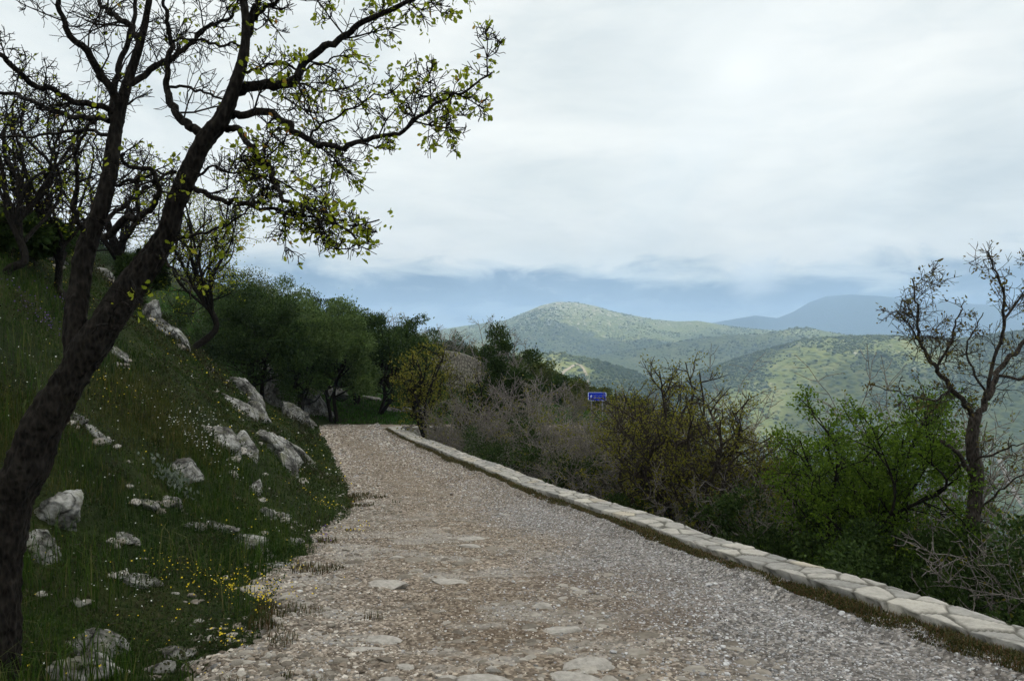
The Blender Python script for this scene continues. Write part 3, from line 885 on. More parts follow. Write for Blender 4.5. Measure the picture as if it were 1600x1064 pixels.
# ---------------- a multi-stemmed or single-stemmed deciduous tree, built at the origin with height 1 m * H
def decid(name, label, cat, loc, H, spread, seed, trunk_r, leafmat, barkmat, leafsize, per, keep, stems=1, limbs=6, nk=7, group=None,
          trunk_h=.35, levels=3, shape=OVAL, crook=.38, lean=(0, 0), rz=0, rmin=.0022, upb=.15, lspread=.04):
    w = Wood(seed, crook, upb)
    root = empty(name, loc, rz)
    tag(root, label, cat, group)
    Tt, Bb = Tubes(), Tubes()
    r = w.r
    for s in range(stems):
        az = r.rand() * 6.28; off = 0 if stems == 1 else .12 * H * r.uniform(.3, 1)
        b0 = np.array([math.cos(az) * off * .5, math.sin(az) * off * .5, -.35])
        th = H * trunk_h * r.uniform(.85, 1.15)
        top = np.array([lean[0] * th + math.cos(az) * off, lean[1] * th + math.sin(az) * off, th])
        mid = (b0 + top) / 2 + np.append(r.normal(size=2) * .05 * H * (stems == 1) + r.normal(size=2) * .02 * H, 0)
        tp = spline([b0, [b0[0] * 1.05, b0[1] * 1.05, .03], mid, top], 6)
        tr = trunk_r / (stems ** .5)
        rad = np.linspace(tr * 1.15, tr * .72, len(tp)); rad[:4] *= np.array([1.5, 1.35, 1.2, 1.08])
        Tt.tube(tp, rad, 9, .22, r)
        nl = max(3, int(limbs / stems + .5))
        for k in range(nl):
            a = az + 6.28 * (k + r.uniform(-.3, .3)) / nl
            el = r.uniform(.35, 1.35)
            rr = spread * r.uniform(.75, 1.05) * math.cos(el * .8)
            tgt = np.array([math.cos(a) * rr, math.sin(a) * rr, th + (H - th) * (.35 + .65 * math.sin(el)) * r.uniform(.85, 1.0)])
            st = tp[-1 - r.randint(0, 5)]
            m1 = st + (tgt - st) * .35 + r.normal(size=3) * .05 * H + np.array([0, 0, .02 * H])
            m2 = st + (tgt - st) * .7 + r.normal(size=3) * .06 * H
            lp = spline([st, m1, m2, tgt], 5)
            L = np.linalg.norm(tgt - st)
            r0 = tr * .55 * r.uniform(.75, 1.1)
            Bb.tube(lp, np.linspace(r0, max(rmin, r0 * .22), len(lp)), 6, .15, r)
            w.kids(Bb, lp, r0 * .8, L * .85, levels - 1, nk, (.35, .62), .12, (30, 75), rmin, H * .045)
            w.tips.append(lp[-1]); w.tdir.append(lp[-1] - lp[-2])
    Tt.build('trunk', barkmat, root)
    Bb.build('branches', barkmat, root)
    if leafmat is not None:
        p, d = w.clusters(per, lspread, keep)
        if len(p):
            leaves('crown', p, d, w.r.uniform(.7, 1.25, len(p)) * leafsize, leafmat, root, w.r, shape)
    return root

# ---------------- an evergreen: clumps of small leaves through an uneven crown, on a short forked trunk
def evergreen(name, label, cat, loc, H, spread, seed, leafmat, barkmat, n_leaf, leafsize, base=.25, clumps=46, group=None, rz=0, trunk_r=.09, flat=1.0, stems=2, trunk=True, shape=DIAM):
    r = np.random.RandomState(seed)
    root = empty(name, loc, rz)
    tag(root, label, cat, group)
    zc = H * (base + (1 - base) * .45); hz = H * (1 - base) * .55
    cs = []
    for k in range(clumps):
        v = r.normal(size=3); v /= np.linalg.norm(v)
        if v[2] < -.55:
            v[2] *= -.5
        q = r.uniform(.45, 1.0) ** .6
        lob = 1 + .22 * math.sin(3 * math.atan2(v[1], v[0]) + seed) + .14 * math.sin(5 * math.atan2(v[1], v[0]) + 2.1 * seed) * v[2]
        cs.append(np.array([v[0] * spread * q * lob, v[1] * spread * q * lob, zc + v[2] * hz * q * lob * flat]))
    cs = np.array(cs)
    cr = r.uniform(.16, .34, clumps) * spread
    Tt, Bb = Tubes(), Tubes()
    if trunk:
        for s in range(stems):
            a = r.rand() * 6.28
            top = np.array([math.cos(a) * spread * .25, math.sin(a) * spread * .25, zc])
            tp = spline([(0.06 * math.cos(a), .06 * math.sin(a), -.4), (.12 * math.cos(a), .12 * math.sin(a), .05), top * [.5, .5, .5] + np.append(r.normal(size=2) * .08 * H, 0), top], 5)
            Tt.tube(tp, np.linspace(trunk_r, trunk_r * .5, len(tp)) * np.concatenate([[1.4, 1.3, 1.2, 1.1], np.ones(len(tp) - 4)]), 8, .25, r)
            for k in range(s, clumps, stems * 2):
                st = tp[r.randint(len(tp) // 2, len(tp))]
                lp = spline([st, (st + cs[k]) / 2 + r.normal(size=3) * .06 * H, cs[k]], 4)
                Bb.tube(lp, np.linspace(trunk_r * .4, .006, len(lp)), 4)
        Tt.build('trunk', barkmat, root)
        Bb.build('branches', barkmat, root)
    k = r.randint(0, clumps, n_leaf)
    v = r.normal(size=(n_leaf, 3)); v /= np.linalg.norm(v, axis=1)[:, None]
    rad = r.uniform(.1, 1.0, n_leaf) ** .5
    pos = cs[k] + v * (cr[k] * rad)[:, None] * np.array([1, 1, .8])
    stray = r.rand(n_leaf) < .10
    pos[stray] += v[stray] * (cr[k][stray] * r.uniform(.2, .75, stray.sum()))[:, None]
    out = pos - np.array([0, 0, zc]); out /= np.maximum(1e-6, np.linalg.norm(out, axis=1))[:, None]
    d = v * .5 + out * .45 + r.normal(size=(n_leaf, 3)) * .55 + np.array([0, 0, .15])
    leaves('crown', pos, d, r.uniform(.6, 1.35, n_leaf) * leafsize, leafmat, root, r, shape)
    return root

# ------------------------------------------------------------------ the big oak at the left
def px_limb(pts, d0, d1=None):
    n = len(pts)
    d1 = d0 if d1 is None else d1
    return np.array([P(p[0], p[1], d0 + (d1 - d0) * k / (n - 1)) for k, p in enumerate(pts)])
OD = 3.5
def build_oak():
    w = Wood(11, .62, .1)
    r = w.r
    base = hit(10, 1050)
    root_loc = np.array(P(4, 1064, OD))
    root_loc[2] = float(G(root_loc[0], OD)) - .02
    root = empty('oak_tree', tuple(root_loc))
    tag(root, 'gnarled dark oak leaning in from the left edge with two forked stems', 'tree')
    O = root_loc
    Tt = Tubes()
    def trunk(pts, widths, d0, d1, sides=56):
        c = spline(px_limb(pts, d0, d1), 34)
        wds = np.interp(np.linspace(0, len(pts) - 1, len(c)), np.arange(len(pts)), widths)
        dep = np.linspace(d0, d1, len(c))
        rad = wds / F * dep * .5 * np.interp(np.linspace(0, 1, len(c)), [0, .5, 1], [.66, .68, .70])
        n = len(c)
        s_ = np.concatenate([[0], np.cumsum(np.linalg.norm(np.diff(c, axis=0), axis=1))])
        c = c + np.stack([vnoise(s_ * 3, s_ * 0, 3), 0 * rad, vnoise(s_ * 3, s_ * 0 + 1, 4)], 1) * (rad * .12)[:, None]
        th = np.arange(sides) / sides
        A, B_ = np.meshgrid(s_, th, indexing='ij')
        def ns(f, g, sd):       # periodic around the stem
            return vnoise(A * f, np.abs(((B_ + .5) % 1) - .5) * 2 * g, sd) 
        furrow = 1 - np.abs(vnoise(A * 14 + 2 * B_, (B_ * 15) % 15, 61)) * 2.2
        furrow = furrow * sstep(0, .06, np.minimum(B_, 1 - B_)) 
        prof_ = 1 + .10 * ns(4, 2.2, 62) + .07 * ns(11, 3.5, 63) + .11 * np.clip(furrow, -1, 1) + .05 * ns(60, 14, 64)
        Tt.tube(c, rad, sides, 0, r, prof_)
        return c, rad
    lower, _ = trunk([(-16, 1160), (-8, 1090), (-1, 1000), (6, 900), (20, 800), (48, 715), (82, 640), (122, 575), (148, 528)], [96, 84, 74, 72, 76, 84, 74, 68, 70], OD, OD)
    right, rr = trunk([(128, 566), (160, 515), (198, 455), (232, 408), (262, 362), (276, 318), (292, 280), (318, 225), (346, 186), (366, 140), (380, 90), (384, 40), (379, -10), (372, -70), (384, -170), (378, -270)], [70, 68, 62, 54, 46, 42, 40, 38, 34, 26, 21, 18, 16, 14, 9, 3], OD, OD - .1)
    left, lr = trunk([(128, 560), (118, 505), (122, 450), (130, 398), (150, 345), (168, 290), (176, 240), (184, 190), (196, 140), (212, 92), (226, 40), (236, -20), (242, -70), (236, -160), (246, -240)], [58, 48, 44, 42, 38, 34, 30, 26, 20, 17, 14, 12, 10, 7, 3], OD, OD + .25)
    Tt.build('trunk', M['bark'], root, O)
    LIMBS = [  # points, start width px, end width px, d0, d1, kids, leafy
        ([(366, 140), (400, 134), (440, 132), (462, 122), (478, 98), (520, 66), (562, 38), (612, 14), (655, -6), (700, -30)], 22, 5, OD, OD - .3, 15, 1),
        ([(352, 180), (380, 178), (425, 178), (450, 195), (482, 218), (520, 230), (570, 222), (618, 210), (655, 180), (690, 155), (730, 140), (768, 118)], 16, 3, OD, OD - .5, 22, 1),
        ([(352, 203), (372, 204), (392, 228), (418, 262), (432, 290), (446, 310), (480, 322), (515, 338), (548, 366), (562, 384)], 13, 3, OD, OD - .6, 18, 1),
        ([(318, 216), (300, 200), (280, 182), (266, 155), (260, 128), (264, 90), (268, 58), (260, 20), (258, -30)], 20, 10, OD, OD + .3, 7, .5),
        ([(290, 288), (316, 300), (345, 312), (372, 316), (400, 325), (440, 330), (490, 338), (535, 348), (592, 347)], 12, 2.5, OD, OD - .4, 17, 1),
        ([(384, 60), (398, 20), (405, -20), (410, -70)], 16, 9, OD, OD - .1, 5, .6),
        ([(395, 30), (420, 8), (450, -6), (500, -25)], 10, 4, OD, OD - .4, 8, 1),
        ([(178, 232), (176, 180), (180, 140), (190, 95), (205, 45), (214, -10), (220, -60)], 18, 9, OD + .15, OD + .5, 7, .5),
        ([(182, 160), (164, 122), (140, 88), (118, 62), (100, 32), (92, -10), (88, -60)], 19, 12, OD + .1, OD - .2, 8, .4),
        ([(216, 62), (200, 40), (178, 24), (158, 8), (142, -20)], 16, 9, OD + .2, OD + .6, 6, .5),
        ([(206, 128), (238, 108), (272, 88), (300, 66), (332, 40), (362, 22), (378, -10)], 14, 6, OD + .15, OD + .5, 9, .6),
        ([(172, 172), (130, 160), (90, 146), (58, 132), (30, 112), (0, 84), (-40, 60)], 13, 8, OD + .1, OD - .5, 12, .4),
        ([(170, 186), (120, 184), (70, 168), (30, 150), (-20, 138)], 12, 8, OD + .15, OD + .7, 11, .35),
        ([(176, 212), (140, 205), (100, 208), (50, 212), (-20, 212)], 9, 5, OD + .2, OD + .9, 10, .3),
        ([(128, 372), (120, 340), (117, 300), (118, 260), (128, 215), (148, 178)], 11, 4, OD, OD - .3, 7, .5),
        ([(164, 372), (196, 345), (228, 332), (245, 312), (246, 290), (232, 268), (200, 262), (188, 235)], 15, 6, OD, OD - .4, 9, .7),
        ([(160, 350), (190, 325), (222, 300), (250, 280), (276, 262)], 10, 3, OD, OD + .5, 8, .7),
        ([(178, 290), (210, 280), (240, 272), (275, 268)], 8, 3, OD + .2, OD - .2, 8, .8),
        ([(262, 372), (286, 372), (318, 366), (352, 350), (392, 322)], 8, 2.5, OD, OD - .45, 10, .9),
        ([(262, 132), (300, 140), (330, 152), (352, 160)], 6, 4, OD + .1, OD, 4, .8),
        ([(268, 68), (300, 62), (340, 72), (372, 70)], 6, 4, OD + .2, OD, 5, .8),
        ([(372, 120), (400, 108), (432, 100), (470, 108), (505, 98), (545, 88), (580, 92)], 7, 2.5, OD, OD + .4, 12, 1),
        ([(296, 282), (330, 262), (366, 270), (400, 280), (436, 262), (470, 256)], 6, 2, OD, OD + .5, 13, 1),
        ([(140, 520), (170, 500), (188, 478), (212, 470), (240, 452)], 5, 2, OD - .1, OD - .5, 6, 1),
        ([(250, 385), (270, 420), (292, 440), (300, 470)], 5, 2, OD - .1, OD - .5, 9, 1.2),
        ([(206, 440), (220, 470), (190, 480), (160, 470)], 4, 2, OD - .12, OD - .35, 5, 1),
        ([(480, 216), (510, 190), (560, 165), (610, 140), (650, 118)], 5, 2, OD - .2, OD - .2, 12, 1.1),
    ]
    allP, allD = [], []
    for pts, w0, w1, d0, d1, nk, leafy in LIMBS:
        B = Tubes()
        if pts[-1][1] < -5:      # carry on above the picture and taper out
            e = np.subtract(pts[-1], pts[-2]); e = e / np.linalg.norm(e)
            q1 = (pts[-1][0] + e[0] * 90 + 14, pts[-1][1] + e[1] * 90); q2 = (q1[0] + e[0] * 110 - 20, q1[1] + e[1] * 110)
            pts = pts + [q1, q2]; w1 = 2; nk += 4
        c = spline(px_limb(pts, d0, d1), 6)
        n = len(c)
        c = c + (np.stack([vnoise(np.arange(n) * .6, np.full(n, nk), k) for k in (1, 2, 3)], 1) * .012)
        rad = np.linspace(w0, w1, n) / F * OD * .5 * .78
        B.tube(c, rad, 9, .16, r)
        w.tips, w.tdir = [], []
        L = np.linalg.norm(np.diff(c, axis=0), axis=1).sum()
        w.kids(B, c, min(rad[0], .010), max(.32, min(.58, L * .45)), 3, int(nk * (.66 if leafy > .85 else .9)), (.45, .8), .12, (30, 75), .0019, .075, sides=4)
        for k in range(4):
            w.tips.append(c[-1] + r.normal(size=3) * .03); w.tdir.append(c[-1] - c[-2])
        B.build('branch', M['bark'], root, O)
        p, d = w.clusters(5, .010, .14 * min(1, leafy), .1)
        allP.append(p); allD.append(d)
    p = np.vstack(allP); d = np.vstack(allD)
    # spring leaf sits mostly on the light side of the crown
    xs = p[:, 0] / p[:, 1] * F + 800
    keepp = r.rand(len(p)) < np.interp(xs, [0, 200, 330, 450, 800], [.10, .18, .34, .70, 1.0])
    p, d = p[keepp], d[keepp]
    leaves('crown', p, d, r.uniform(.6, 1.25, len(p)) * .024, M['spring'], root, r, OAK, O)
    print('oak leaves', len(p))
build_oak()

# ------------------------------------------------------------------ the budding tree at the right
def build_right():
    w = Wood(23, .58, .12); r = w.r
    D = 8.4
    b = P(1530, 968, D)
    zg = float(G(b[0], b[1]))
    root = empty('budding_tree', (b[0], b[1], zg))
    tag(root, 'tall slender tree with forked dark trunk and small brown opening buds at the right edge', 'tree')
    O = np.array([b[0], b[1], zg])
    Tt = Tubes()
    base = [(b[0] - .02, b[1], zg - .3), (b[0], b[1], zg + .1)]
    c = np.vstack([np.array(base), px_limb([(1532, 930), (1526, 880), (1519, 830), (1524, 780), (1526, 740), (1519, 698), (1522, 660), (1526, 645)], D)])
    c = spline(c, 5)
    wds = np.linspace(27, 16.5, len(c))
    Tt.tube(c, wds / F * D * .5, 11, .22, r)
    Tt.build('trunk', M['bark_brown'], root, O)
    LIMBS = [
        ([(1525, 655), (1506, 630), (1482, 600), (1464, 578), (1450, 558), (1440, 535), (1435, 515), (1432, 475), (1428, 438)], 14, 3, D, D - .5, 18),
        ([(1527, 655), (1542, 622), (1556, 590), (1578, 560), (1600, 535), (1625, 480), (1640, 420)], 17, 7, D, D + .5, 11),
        ([(1538, 628), (1548, 590), (1560, 545), (1570, 500), (1566, 455), (1556, 420), (1545, 395)], 10, 3, D, D - .6, 12),
        ([(1520, 748), (1505, 722), (1482, 697), (1470, 690)], 13, 7, D, D - .2, 5),
        ([(1521, 720), (1545, 712), (1575, 700), (1612, 690)], 7, 2, D, D - .7, 8),
        ([(1488, 606), (1472, 618), (1450, 625), (1425, 620), (1400, 612), (1362, 604)], 6, 2, D - .1, D - .6, 9),
        ([(1462, 575), (1480, 545), (1490, 515), (1500, 490), (1505, 470)], 6, 2, D - .2, D - .4, 9),
        ([(1440, 535), (1425, 510), (1405, 490), (1386, 492)], 4, 1.6, D - .4, D - .6, 8),
        ([(1556, 588), (1600, 592), (1650, 580)], 8, 4, D + .2, D - .4, 7),
        ([(1568, 500), (1590, 470), (1612, 430), (1620, 385)], 6, 2, D - .4, D - .5, 9),
        ([(1543, 615), (1520, 580), (1510, 550), (1520, 520), (1535, 490)], 6, 2, D, D - .3, 9),
        ([(1526, 800), (1560, 770), (1590, 745), (1630, 720)], 6, 2, D, D - .6, 7),
    ]
    P_, D_ = [], []
    for pts, w0, w1, d0, d1, nk in LIMBS:
        B = Tubes()
        c = spline(px_limb(pts, d0, d1), 6); n = len(c)
        c = c + np.stack([vnoise(np.arange(n) * .6, np.full(n, nk), k) for k in (1, 2, 3)], 1) * .02
        rad = np.linspace(w0, w1, n) / F * D * .5 * .66
        B.tube(c, rad, 7, .18, r)
        w.tips, w.tdir = [], []
        L = np.linalg.norm(np.diff(c, axis=0), axis=1).sum()
        w.kids(B, c, min(rad[0], .011), max(.5, min(1.0, L * .5)), 3, int(nk * .75), (.45, .8), .12, (30, 70), .0028, .10, sides=4)
        for k in range(3):
            w.tips.append(c[-1]); w.tdir.append(c[-1] - c[-2])
        B.build('branch', M['bark_brown'], root, O)
        p, d = w.clusters(3, .02, .16)
        P_.append(p); D_.append(d)
    p = np.vstack(P_); d = np.vstack(D_)
    leaves('crown', p, d, r.uniform(.6, 1.3, len(p)) * .034, M['bud'], root, r, OVAL, O)
build_right()

def top_h(px, top, d, base_xyz):
    return (-(top - 532) / F * d - base_xyz[2]) * 1.06
def gpt(px, d, push=0):
    x = (px - 800) / F * d
    return np.array([x, d, float(G(x, d))])

# ------------------------------------------------------------------ garden thicket behind the wall
BARE = 'bare twiggy shrubs crowding behind the stone wall'
protos = []
def bare_proto(k, label, px, top, d, sp):
    b = gpt(px, d)
    H = top_h(px, top, d, b)
    return decid('bare_shrub', label, 'shrub', tuple(b), H, sp, 300 + k, .06, M['olive_leaf'], M['bark_grey'], .055, 3, [.12, .4, .35, .12][k % 4], stems=3, limbs=15, nk=9, group=BARE, trunk_h=.28, levels=3, crook=.55, rmin=.0075, lspread=.05)
bp_ = [
    bare_proto(0, 'dense grey bare shrub in front of the tall dark evergreen shrub', 790, 600, 22, 1.7),
    bare_proto(1, 'bare brown shrub with faint yellow buds just left of the blue sign', 866, 632, 19, 1.7),
    bare_proto(2, 'sparse bare shrub with yellow-green buds beneath the blue sign', 930, 642, 17, 1.4),
    bare_proto(3, 'grey leafless tree with fine twigs behind the bright green tree', 1400, 612, 14, 1.9),
]
for j, (k, px, top, d, lab) in enumerate([
    (0, 745, 622, 20.5, 'low grey bare shrub at the foot of the yellow-green roadside tree'),
    (0, 840, 590, 25, 'far bare shrub topping the thicket below the big mountain'),
    (1, 948, 640, 22, 'olive budded shrub hiding the right post of the blue sign'),
    (0, 915, 640, 24, 'grey bare shrub hiding the left post of the blue sign'),
    (2, 905, 606, 36, 'pale bare shrub behind the blue sign, reaching above it'),
    (1, 965, 668, 14.5, 'low grey tangle between the blue sign and the first dark tree trunk'),
    (0, 890, 668, 15.5, 'dark low bare shrub hugging the wall below the blue sign'),
    (3, 1090, 592, 17, 'bare crooked tree rising above the yellow-green trees'),
    (2, 700, 622, 24, 'small bare shrub between wall bend and the grey thicket'),
    (1, 1180, 715, 12.5, 'bare brown shrub between the yellow-green trees and the bright green tree'),
    (0, 1225, 740, 11, 'low dark bare shrub left under the bright green tree'),
    (1, 1575, 775, 9, 'brown twiggy shrub right of the budding tree at the picture edge'),
    (0, 1600, 830, 7.6, 'dark twiggy brush in the lower right corner behind the wall'),
    (3, 1470, 632, 15, 'second leafless grey tree behind, between bright green tree and budding tree'),
    (2, 1130, 720, 12, 'low sparse shrub beneath the second yellow-green tree'),
]):
    b = gpt(px, d); src = bp_[k]
    H0 = [top_h(790, 600, 22, gpt(790, 22)), top_h(866, 632, 19, gpt(866, 19)), top_h(930, 642, 17, gpt(930, 17)), top_h(1400, 612, 14, gpt(1400, 14))][k]
    s = top_h(px, top, d, b) / H0
    copy_thing(src, tuple(b), 1.3 * j + .7, (s * 1.05, s * 1.05, s), lab, BARE)
YG = 'yellow-green trees in first leaf behind the wall'
for j, (px, top, d, sp, lab) in enumerate([
    (1040, 582, 13.6, 1.45, 'yellow-green budding tree with a dark trunk standing right behind the middle of the wall'),
    (1122, 640, 12.2, 1.15, 'shorter yellow-green tree, second dark trunk behind the wall'),
    (1005, 606, 16.5, 1.0, 'thin yellow-green tree between the blue sign and the dark trunked tree'),
    (1190, 706, 12.8, .8, 'small yellow-green tree next to the bright green tree'),
]):
    b = gpt(px, d)
    decid('budding_tree', lab, 'tree', tuple(b), top_h(px, top, d, b), sp, 410 + j, .085, M['olive_leaf'], M['bark_brown'], .044, 4, .7, limbs=12, nk=11, group=YG, trunk_h=.42, levels=3, crook=.5, rmin=.005, lspread=.04)
b = gpt(1370, 9.6)
decid('green_tree', 'bright fresh green tree spreading over the wall shade left of the budding tree', 'tree', tuple(b), top_h(1370, 640, 9.6, b), 1.35, 431, .06, M['bright'], M['bark'], .040, 17, .98, limbs=15, nk=10, trunk_h=.5, levels=3, crook=.4, rmin=.003, lspread=.05, upb=.05)
b = gpt(1290, 10.4)
decid('green_tree', 'small bright green sapling at the left side of the bright green tree', 'tree', tuple(b), top_h(1290, 690, 10.4, b), .8, 432, .04, M['bright'], M['bark'], .036, 8, .8, limbs=9, nk=7, trunk_h=.45, levels=3, crook=.4, rmin=.003, lspread=.06)
for j, (px, top, d, sp, n, lab) in enumerate([
    (1445, 800, 8.6, .8, 7000, 'dark leafy bush under the right of the bright green tree'),
    (1330, 815, 9.0, .75, 6000, 'dark leafy bush in deep shade at the trunk of the bright green tree'),
    (1250, 785, 10.2, .8, 6000, 'dark low bush behind the wall left of the bright green trunk'),
    (1180, 805, 11.0, .7, 6000, 'dark low bush behind the wall under the small yellow-green tree'),
    (1560, 860, 7.6, .8, 7000, 'dark low bush at the foot of the budding tree'),
    (1095, 792, 12.0, .5, 5000, 'dark low bush between the two dark trunks behind the wall'),
    (1000, 765, 13.6, .6, 5000, 'dark low bush behind the wall left of the first dark trunk'),
    (895, 705, 15.5, .8, 5000, 'dark low bush in the thicket right below the blue sign'),
    (800, 664, 19.0, 1.1, 5000, 'dark low bush in the thicket near the far end of the wall'),
    (1640, 830, 7.8, .9, 5000, 'dark bush cut by the right picture edge'),
]):
    b = gpt(px, d)
    evergreen('dark_bush', lab, 'bush', tuple(b), top_h(px, top, d, b), sp * 1.25, 450 + j, M['ever'], M['bark'], int(n * 2.6), .046, .02, 34, 'dark bushes in the shade behind the wall', trunk_r=.03, stems=3, shape=OVAL)

# ------------------------------------------------------------------ around the bend
b = gpt(664, 26.5)
decid('yellow_green_tree', 'small yellow-green tree with a thin dark trunk in front of the wall bend', 'tree', tuple(b), top_h(664, 556, 26.5, b), 1.35, 471, .10, M['olive_leaf'], M['bark'], .085, 4, .85, limbs=9, nk=8, trunk_h=.45, levels=3, rmin=.006, lspread=.08)
b = gpt(718, 25)
decid('yellow_green_tree', 'thin tree with pale new leaf right of the wall bend', 'tree', tuple(b), top_h(718, 590, 25, b), 1.0, 472, .07, M['olive_leaf'], M['bark'], .075, 3, .5, limbs=8, nk=7, trunk_h=.5, levels=3, rmin=.006, lspread=.08)
b = gpt(782, 29)
evergreen('evergreen_shrub', 'tall dark evergreen shrub standing above the grey thicket', 'shrub', tuple(b), top_h(782, 545, 29, b), 1.55, 481, M['ever'], M['bark'], 34000, .085, .05, 60, trunk_r=.08)
EV = 'evergreen oaks on the slope beyond the bend'
for j, (px, top, base, d, wpx, mat, n, lab) in enumerate([
    (405, 452, 592, 33, 128, 'ever', 26000, 'dark round evergreen oak standing at the left of the grove behind the rocks'),
    (522, 470, 628, 33.5, 112, 'ever_pale', 30000, 'rounded pale green evergreen oak with light on its crown in the middle of the grove'),
    (470, 500, 622, 32, 80, 'ever', 16000, 'dark evergreen oak with black trunk in front of the pale green oak'),
    (598, 498, 645, 36, 100, 'ever', 22000, 'dark wide evergreen oak right of the pale green oak'),
    (645, 505, 640, 40, 70, 'ever', 14000, 'dark evergreen at the right end of the grove above the lawn'),
    (560, 500, 640, 39, 70, 'ever', 14000, 'dark evergreen half hidden behind the pale green oak'),
    (350, 430, 575, 38, 120, 'ever', 20000, 'dark evergreen behind the thin tree at the left of the grove'),
    (455, 452, 560, 44, 110, 'ever_pale', 18000, 'greenish evergreen crown on the skyline above the dark round oak'),
    (505, 464, 560, 47, 60, 'ever', 9000, 'small dark crown poking up on the skyline behind the pale green oak'),
    (400, 432, 540, 48, 110, 'maquis', 15000, 'highest green crown of the grove on the skyline'),
    (575, 486, 580, 50, 60, 'ever', 9000, 'dark pointed crown on the ridge right of the pale green oak'),
    (622, 500, 590, 52, 70, 'maquis', 9000, 'olive green crown on the ridge above the lawn'),
]):
    x = (px - 800) / F * d
    z0 = min(float(G(x, d)), -(base - 532) / F * d)
    zt = -(top - 532) / F * d
    evergreen('evergreen_oak', lab, 'tree', (x, d, z0), zt - z0, wpx / F * d * .62, 500 + j, M[mat], M['bark'], int(n * 1.25), .10, .10 if j % 3 else .02, 70, EV, trunk_r=.11)
SLB = 'bushes on the hillside right of the grove'
for j, (px, top, d, wpx, mat, lab) in enumerate([
    (735, 540, 62, 60, 'maquis', 'olive bush at the edge of the upper road'),
    (700, 528, 70, 60, 'ever', 'dark bush on the ridge behind the upper road'),
    (770, 540, 60, 70, 'ever', 'dark bush behind the tall evergreen shrub'),
    (815, 556, 58, 70, 'maquis', 'olive bush just right of the tall evergreen shrub'),
    (850, 574, 56, 64, 'maquis', 'bright olive bush halfway down the hillside'),
    (880, 588, 54, 60, 'ever', 'dark green bush above and left of the blue sign'),
    (915, 600, 52, 60, 'maquis', 'light olive bush above the blue sign'),
    (955, 614, 50, 60, 'maquis', 'light olive bush right behind the blue sign'),
    (990, 632, 48, 60, 'ever', 'dark bush low on the hillside right of the blue sign'),
    (660, 530, 66, 50, 'maquis', 'olive bush at the right foot of the grove skyline'),
    (1030, 650, 46, 70, 'maquis', 'olive bush on the hillside behind the yellow-green trees'),
    (1200, 730, 34, 80, 'maquis', 'sunny olive bush below the garden seen between the trees'),
    (1330, 770, 28, 80, 'maquis', 'light green bush below the garden behind the bright green tree'),
    (1590, 800, 24, 90, 'maquis', 'light green bush far below at the right edge'),
]):
    x = (px - 800) / F * d
    z0 = float(G(x, d)); zt = -(top - 532) / F * d
    evergreen('hillside_bush', lab, 'bush', (x, d, z0 - .2), max(1.2, zt - z0 + .2), wpx / F * d * .6, 560 + j, M[mat], M['bark'], 8000, .15, .0, 34, SLB, trunk_r=.05)
for j, (px, top, d, sp, lab) in enumerate([
    (762, 498, 44, 1.9, 'leafless grey tree rising above the tall evergreen shrub'),
    (706, 514, 58, 1.6, 'small leafless tree on the ridge by the upper road'),
    (674, 510, 60, 1.8, 'leafless twiggy tree at the right end of the grove skyline'),
    (605, 488, 55, 1.3, 'thin leafless tree poking above the grove'),
    (795, 530, 46, 1.6, 'low leafless tree right of the grey ridge tree'),
]):
    b = gpt(px, d)
    decid('bare_tree', lab, 'tree', tuple(b), top_h(px, top, d, b), sp, 600 + j, .09, None, M['bark_grey'], .1, 0, 0, limbs=8, nk=8, group='leafless trees on the ridge', trunk_h=.3, levels=3, rmin=.011, crook=.35)

# ------------------------------------------------------------------ thin trees on the slope behind the oak
b = hit(302, 548)
decid('young_oak', 'thin tree with speckled green and russet leaves on the spur behind the oak', 'tree', tuple(b), top_h(318, 300, b[1], b), 95 / F * b[1], 631, .085, M['spring'], M['bark'], .05, 6, .75, limbs=13, nk=10, trunk_h=.42, levels=3, rmin=.004, lspread=.06)
for j, (px, py, top, wpx, lab) in enumerate([
    (98, 470, 150, 150, 'bare thin tree close behind the left oak stem'),
    (186, 452, 240, 110, 'slim bare tree between the two oak stems'),
    (10, 430, 90, 150, 'bare twiggy tree at the left picture edge behind the oak'),
    (48, 410, 200, 110, 'small bare tree on the hill crest behind the oak'),
]):
    b = hit(px, py)
    decid('bare_tree', lab, 'tree', tuple(b), top_h(px, top, b[1], b), wpx / F * b[1], 640 + j, .0055 * b[1], M['spring'], M['bark'], .045, 3, .2, limbs=9, nk=9, group='thin bare trees behind the oak', trunk_h=.3, levels=3, rmin=.0004 * b[1], crook=.5, lspread=.05)
for j, (px, py, top, wpx, lab) in enumerate([
    (20, 400, 352, 110, 'dark bush on the hill crest at the left edge'),
    (75, 395, 348, 80, 'dark bush on the hill crest behind the left oak stem'),
    (190, 425, 378, 80, 'dark bush on the crest between the oak stems'),
    (216, 472, 390, 90, 'dark bush on the crest right behind the right oak stem'),
    (140, 405, 372, 70, 'small dark bush on the crest behind the left stem'),

]):
    b = hit(px, py)
    evergreen('crest_bush', lab, 'bush', tuple(b), max(.45, top_h(px, top, b[1], b) * .92), wpx / F * b[1] * .5, 660 + j, M['ever'], M['bark'], 9000, .09, .0, 34, 'dark bushes along the hill crest', trunk_r=.04)
# ------------------------------------------------------------------ ground cover (uncountable)
rg = np.random.RandomState(77)
def normals_at(x, y, e=.05):
    gx_ = (G(x + e, y) - G(x - e, y)) / (2 * e); gy_ = (G(x, y + e) - G(x, y - e)) / (2 * e)
    n = np.stack([-gx_, -gy_, np.ones_like(gx_)], -1)
    return n / np.linalg.norm(n, axis=1)[:, None]

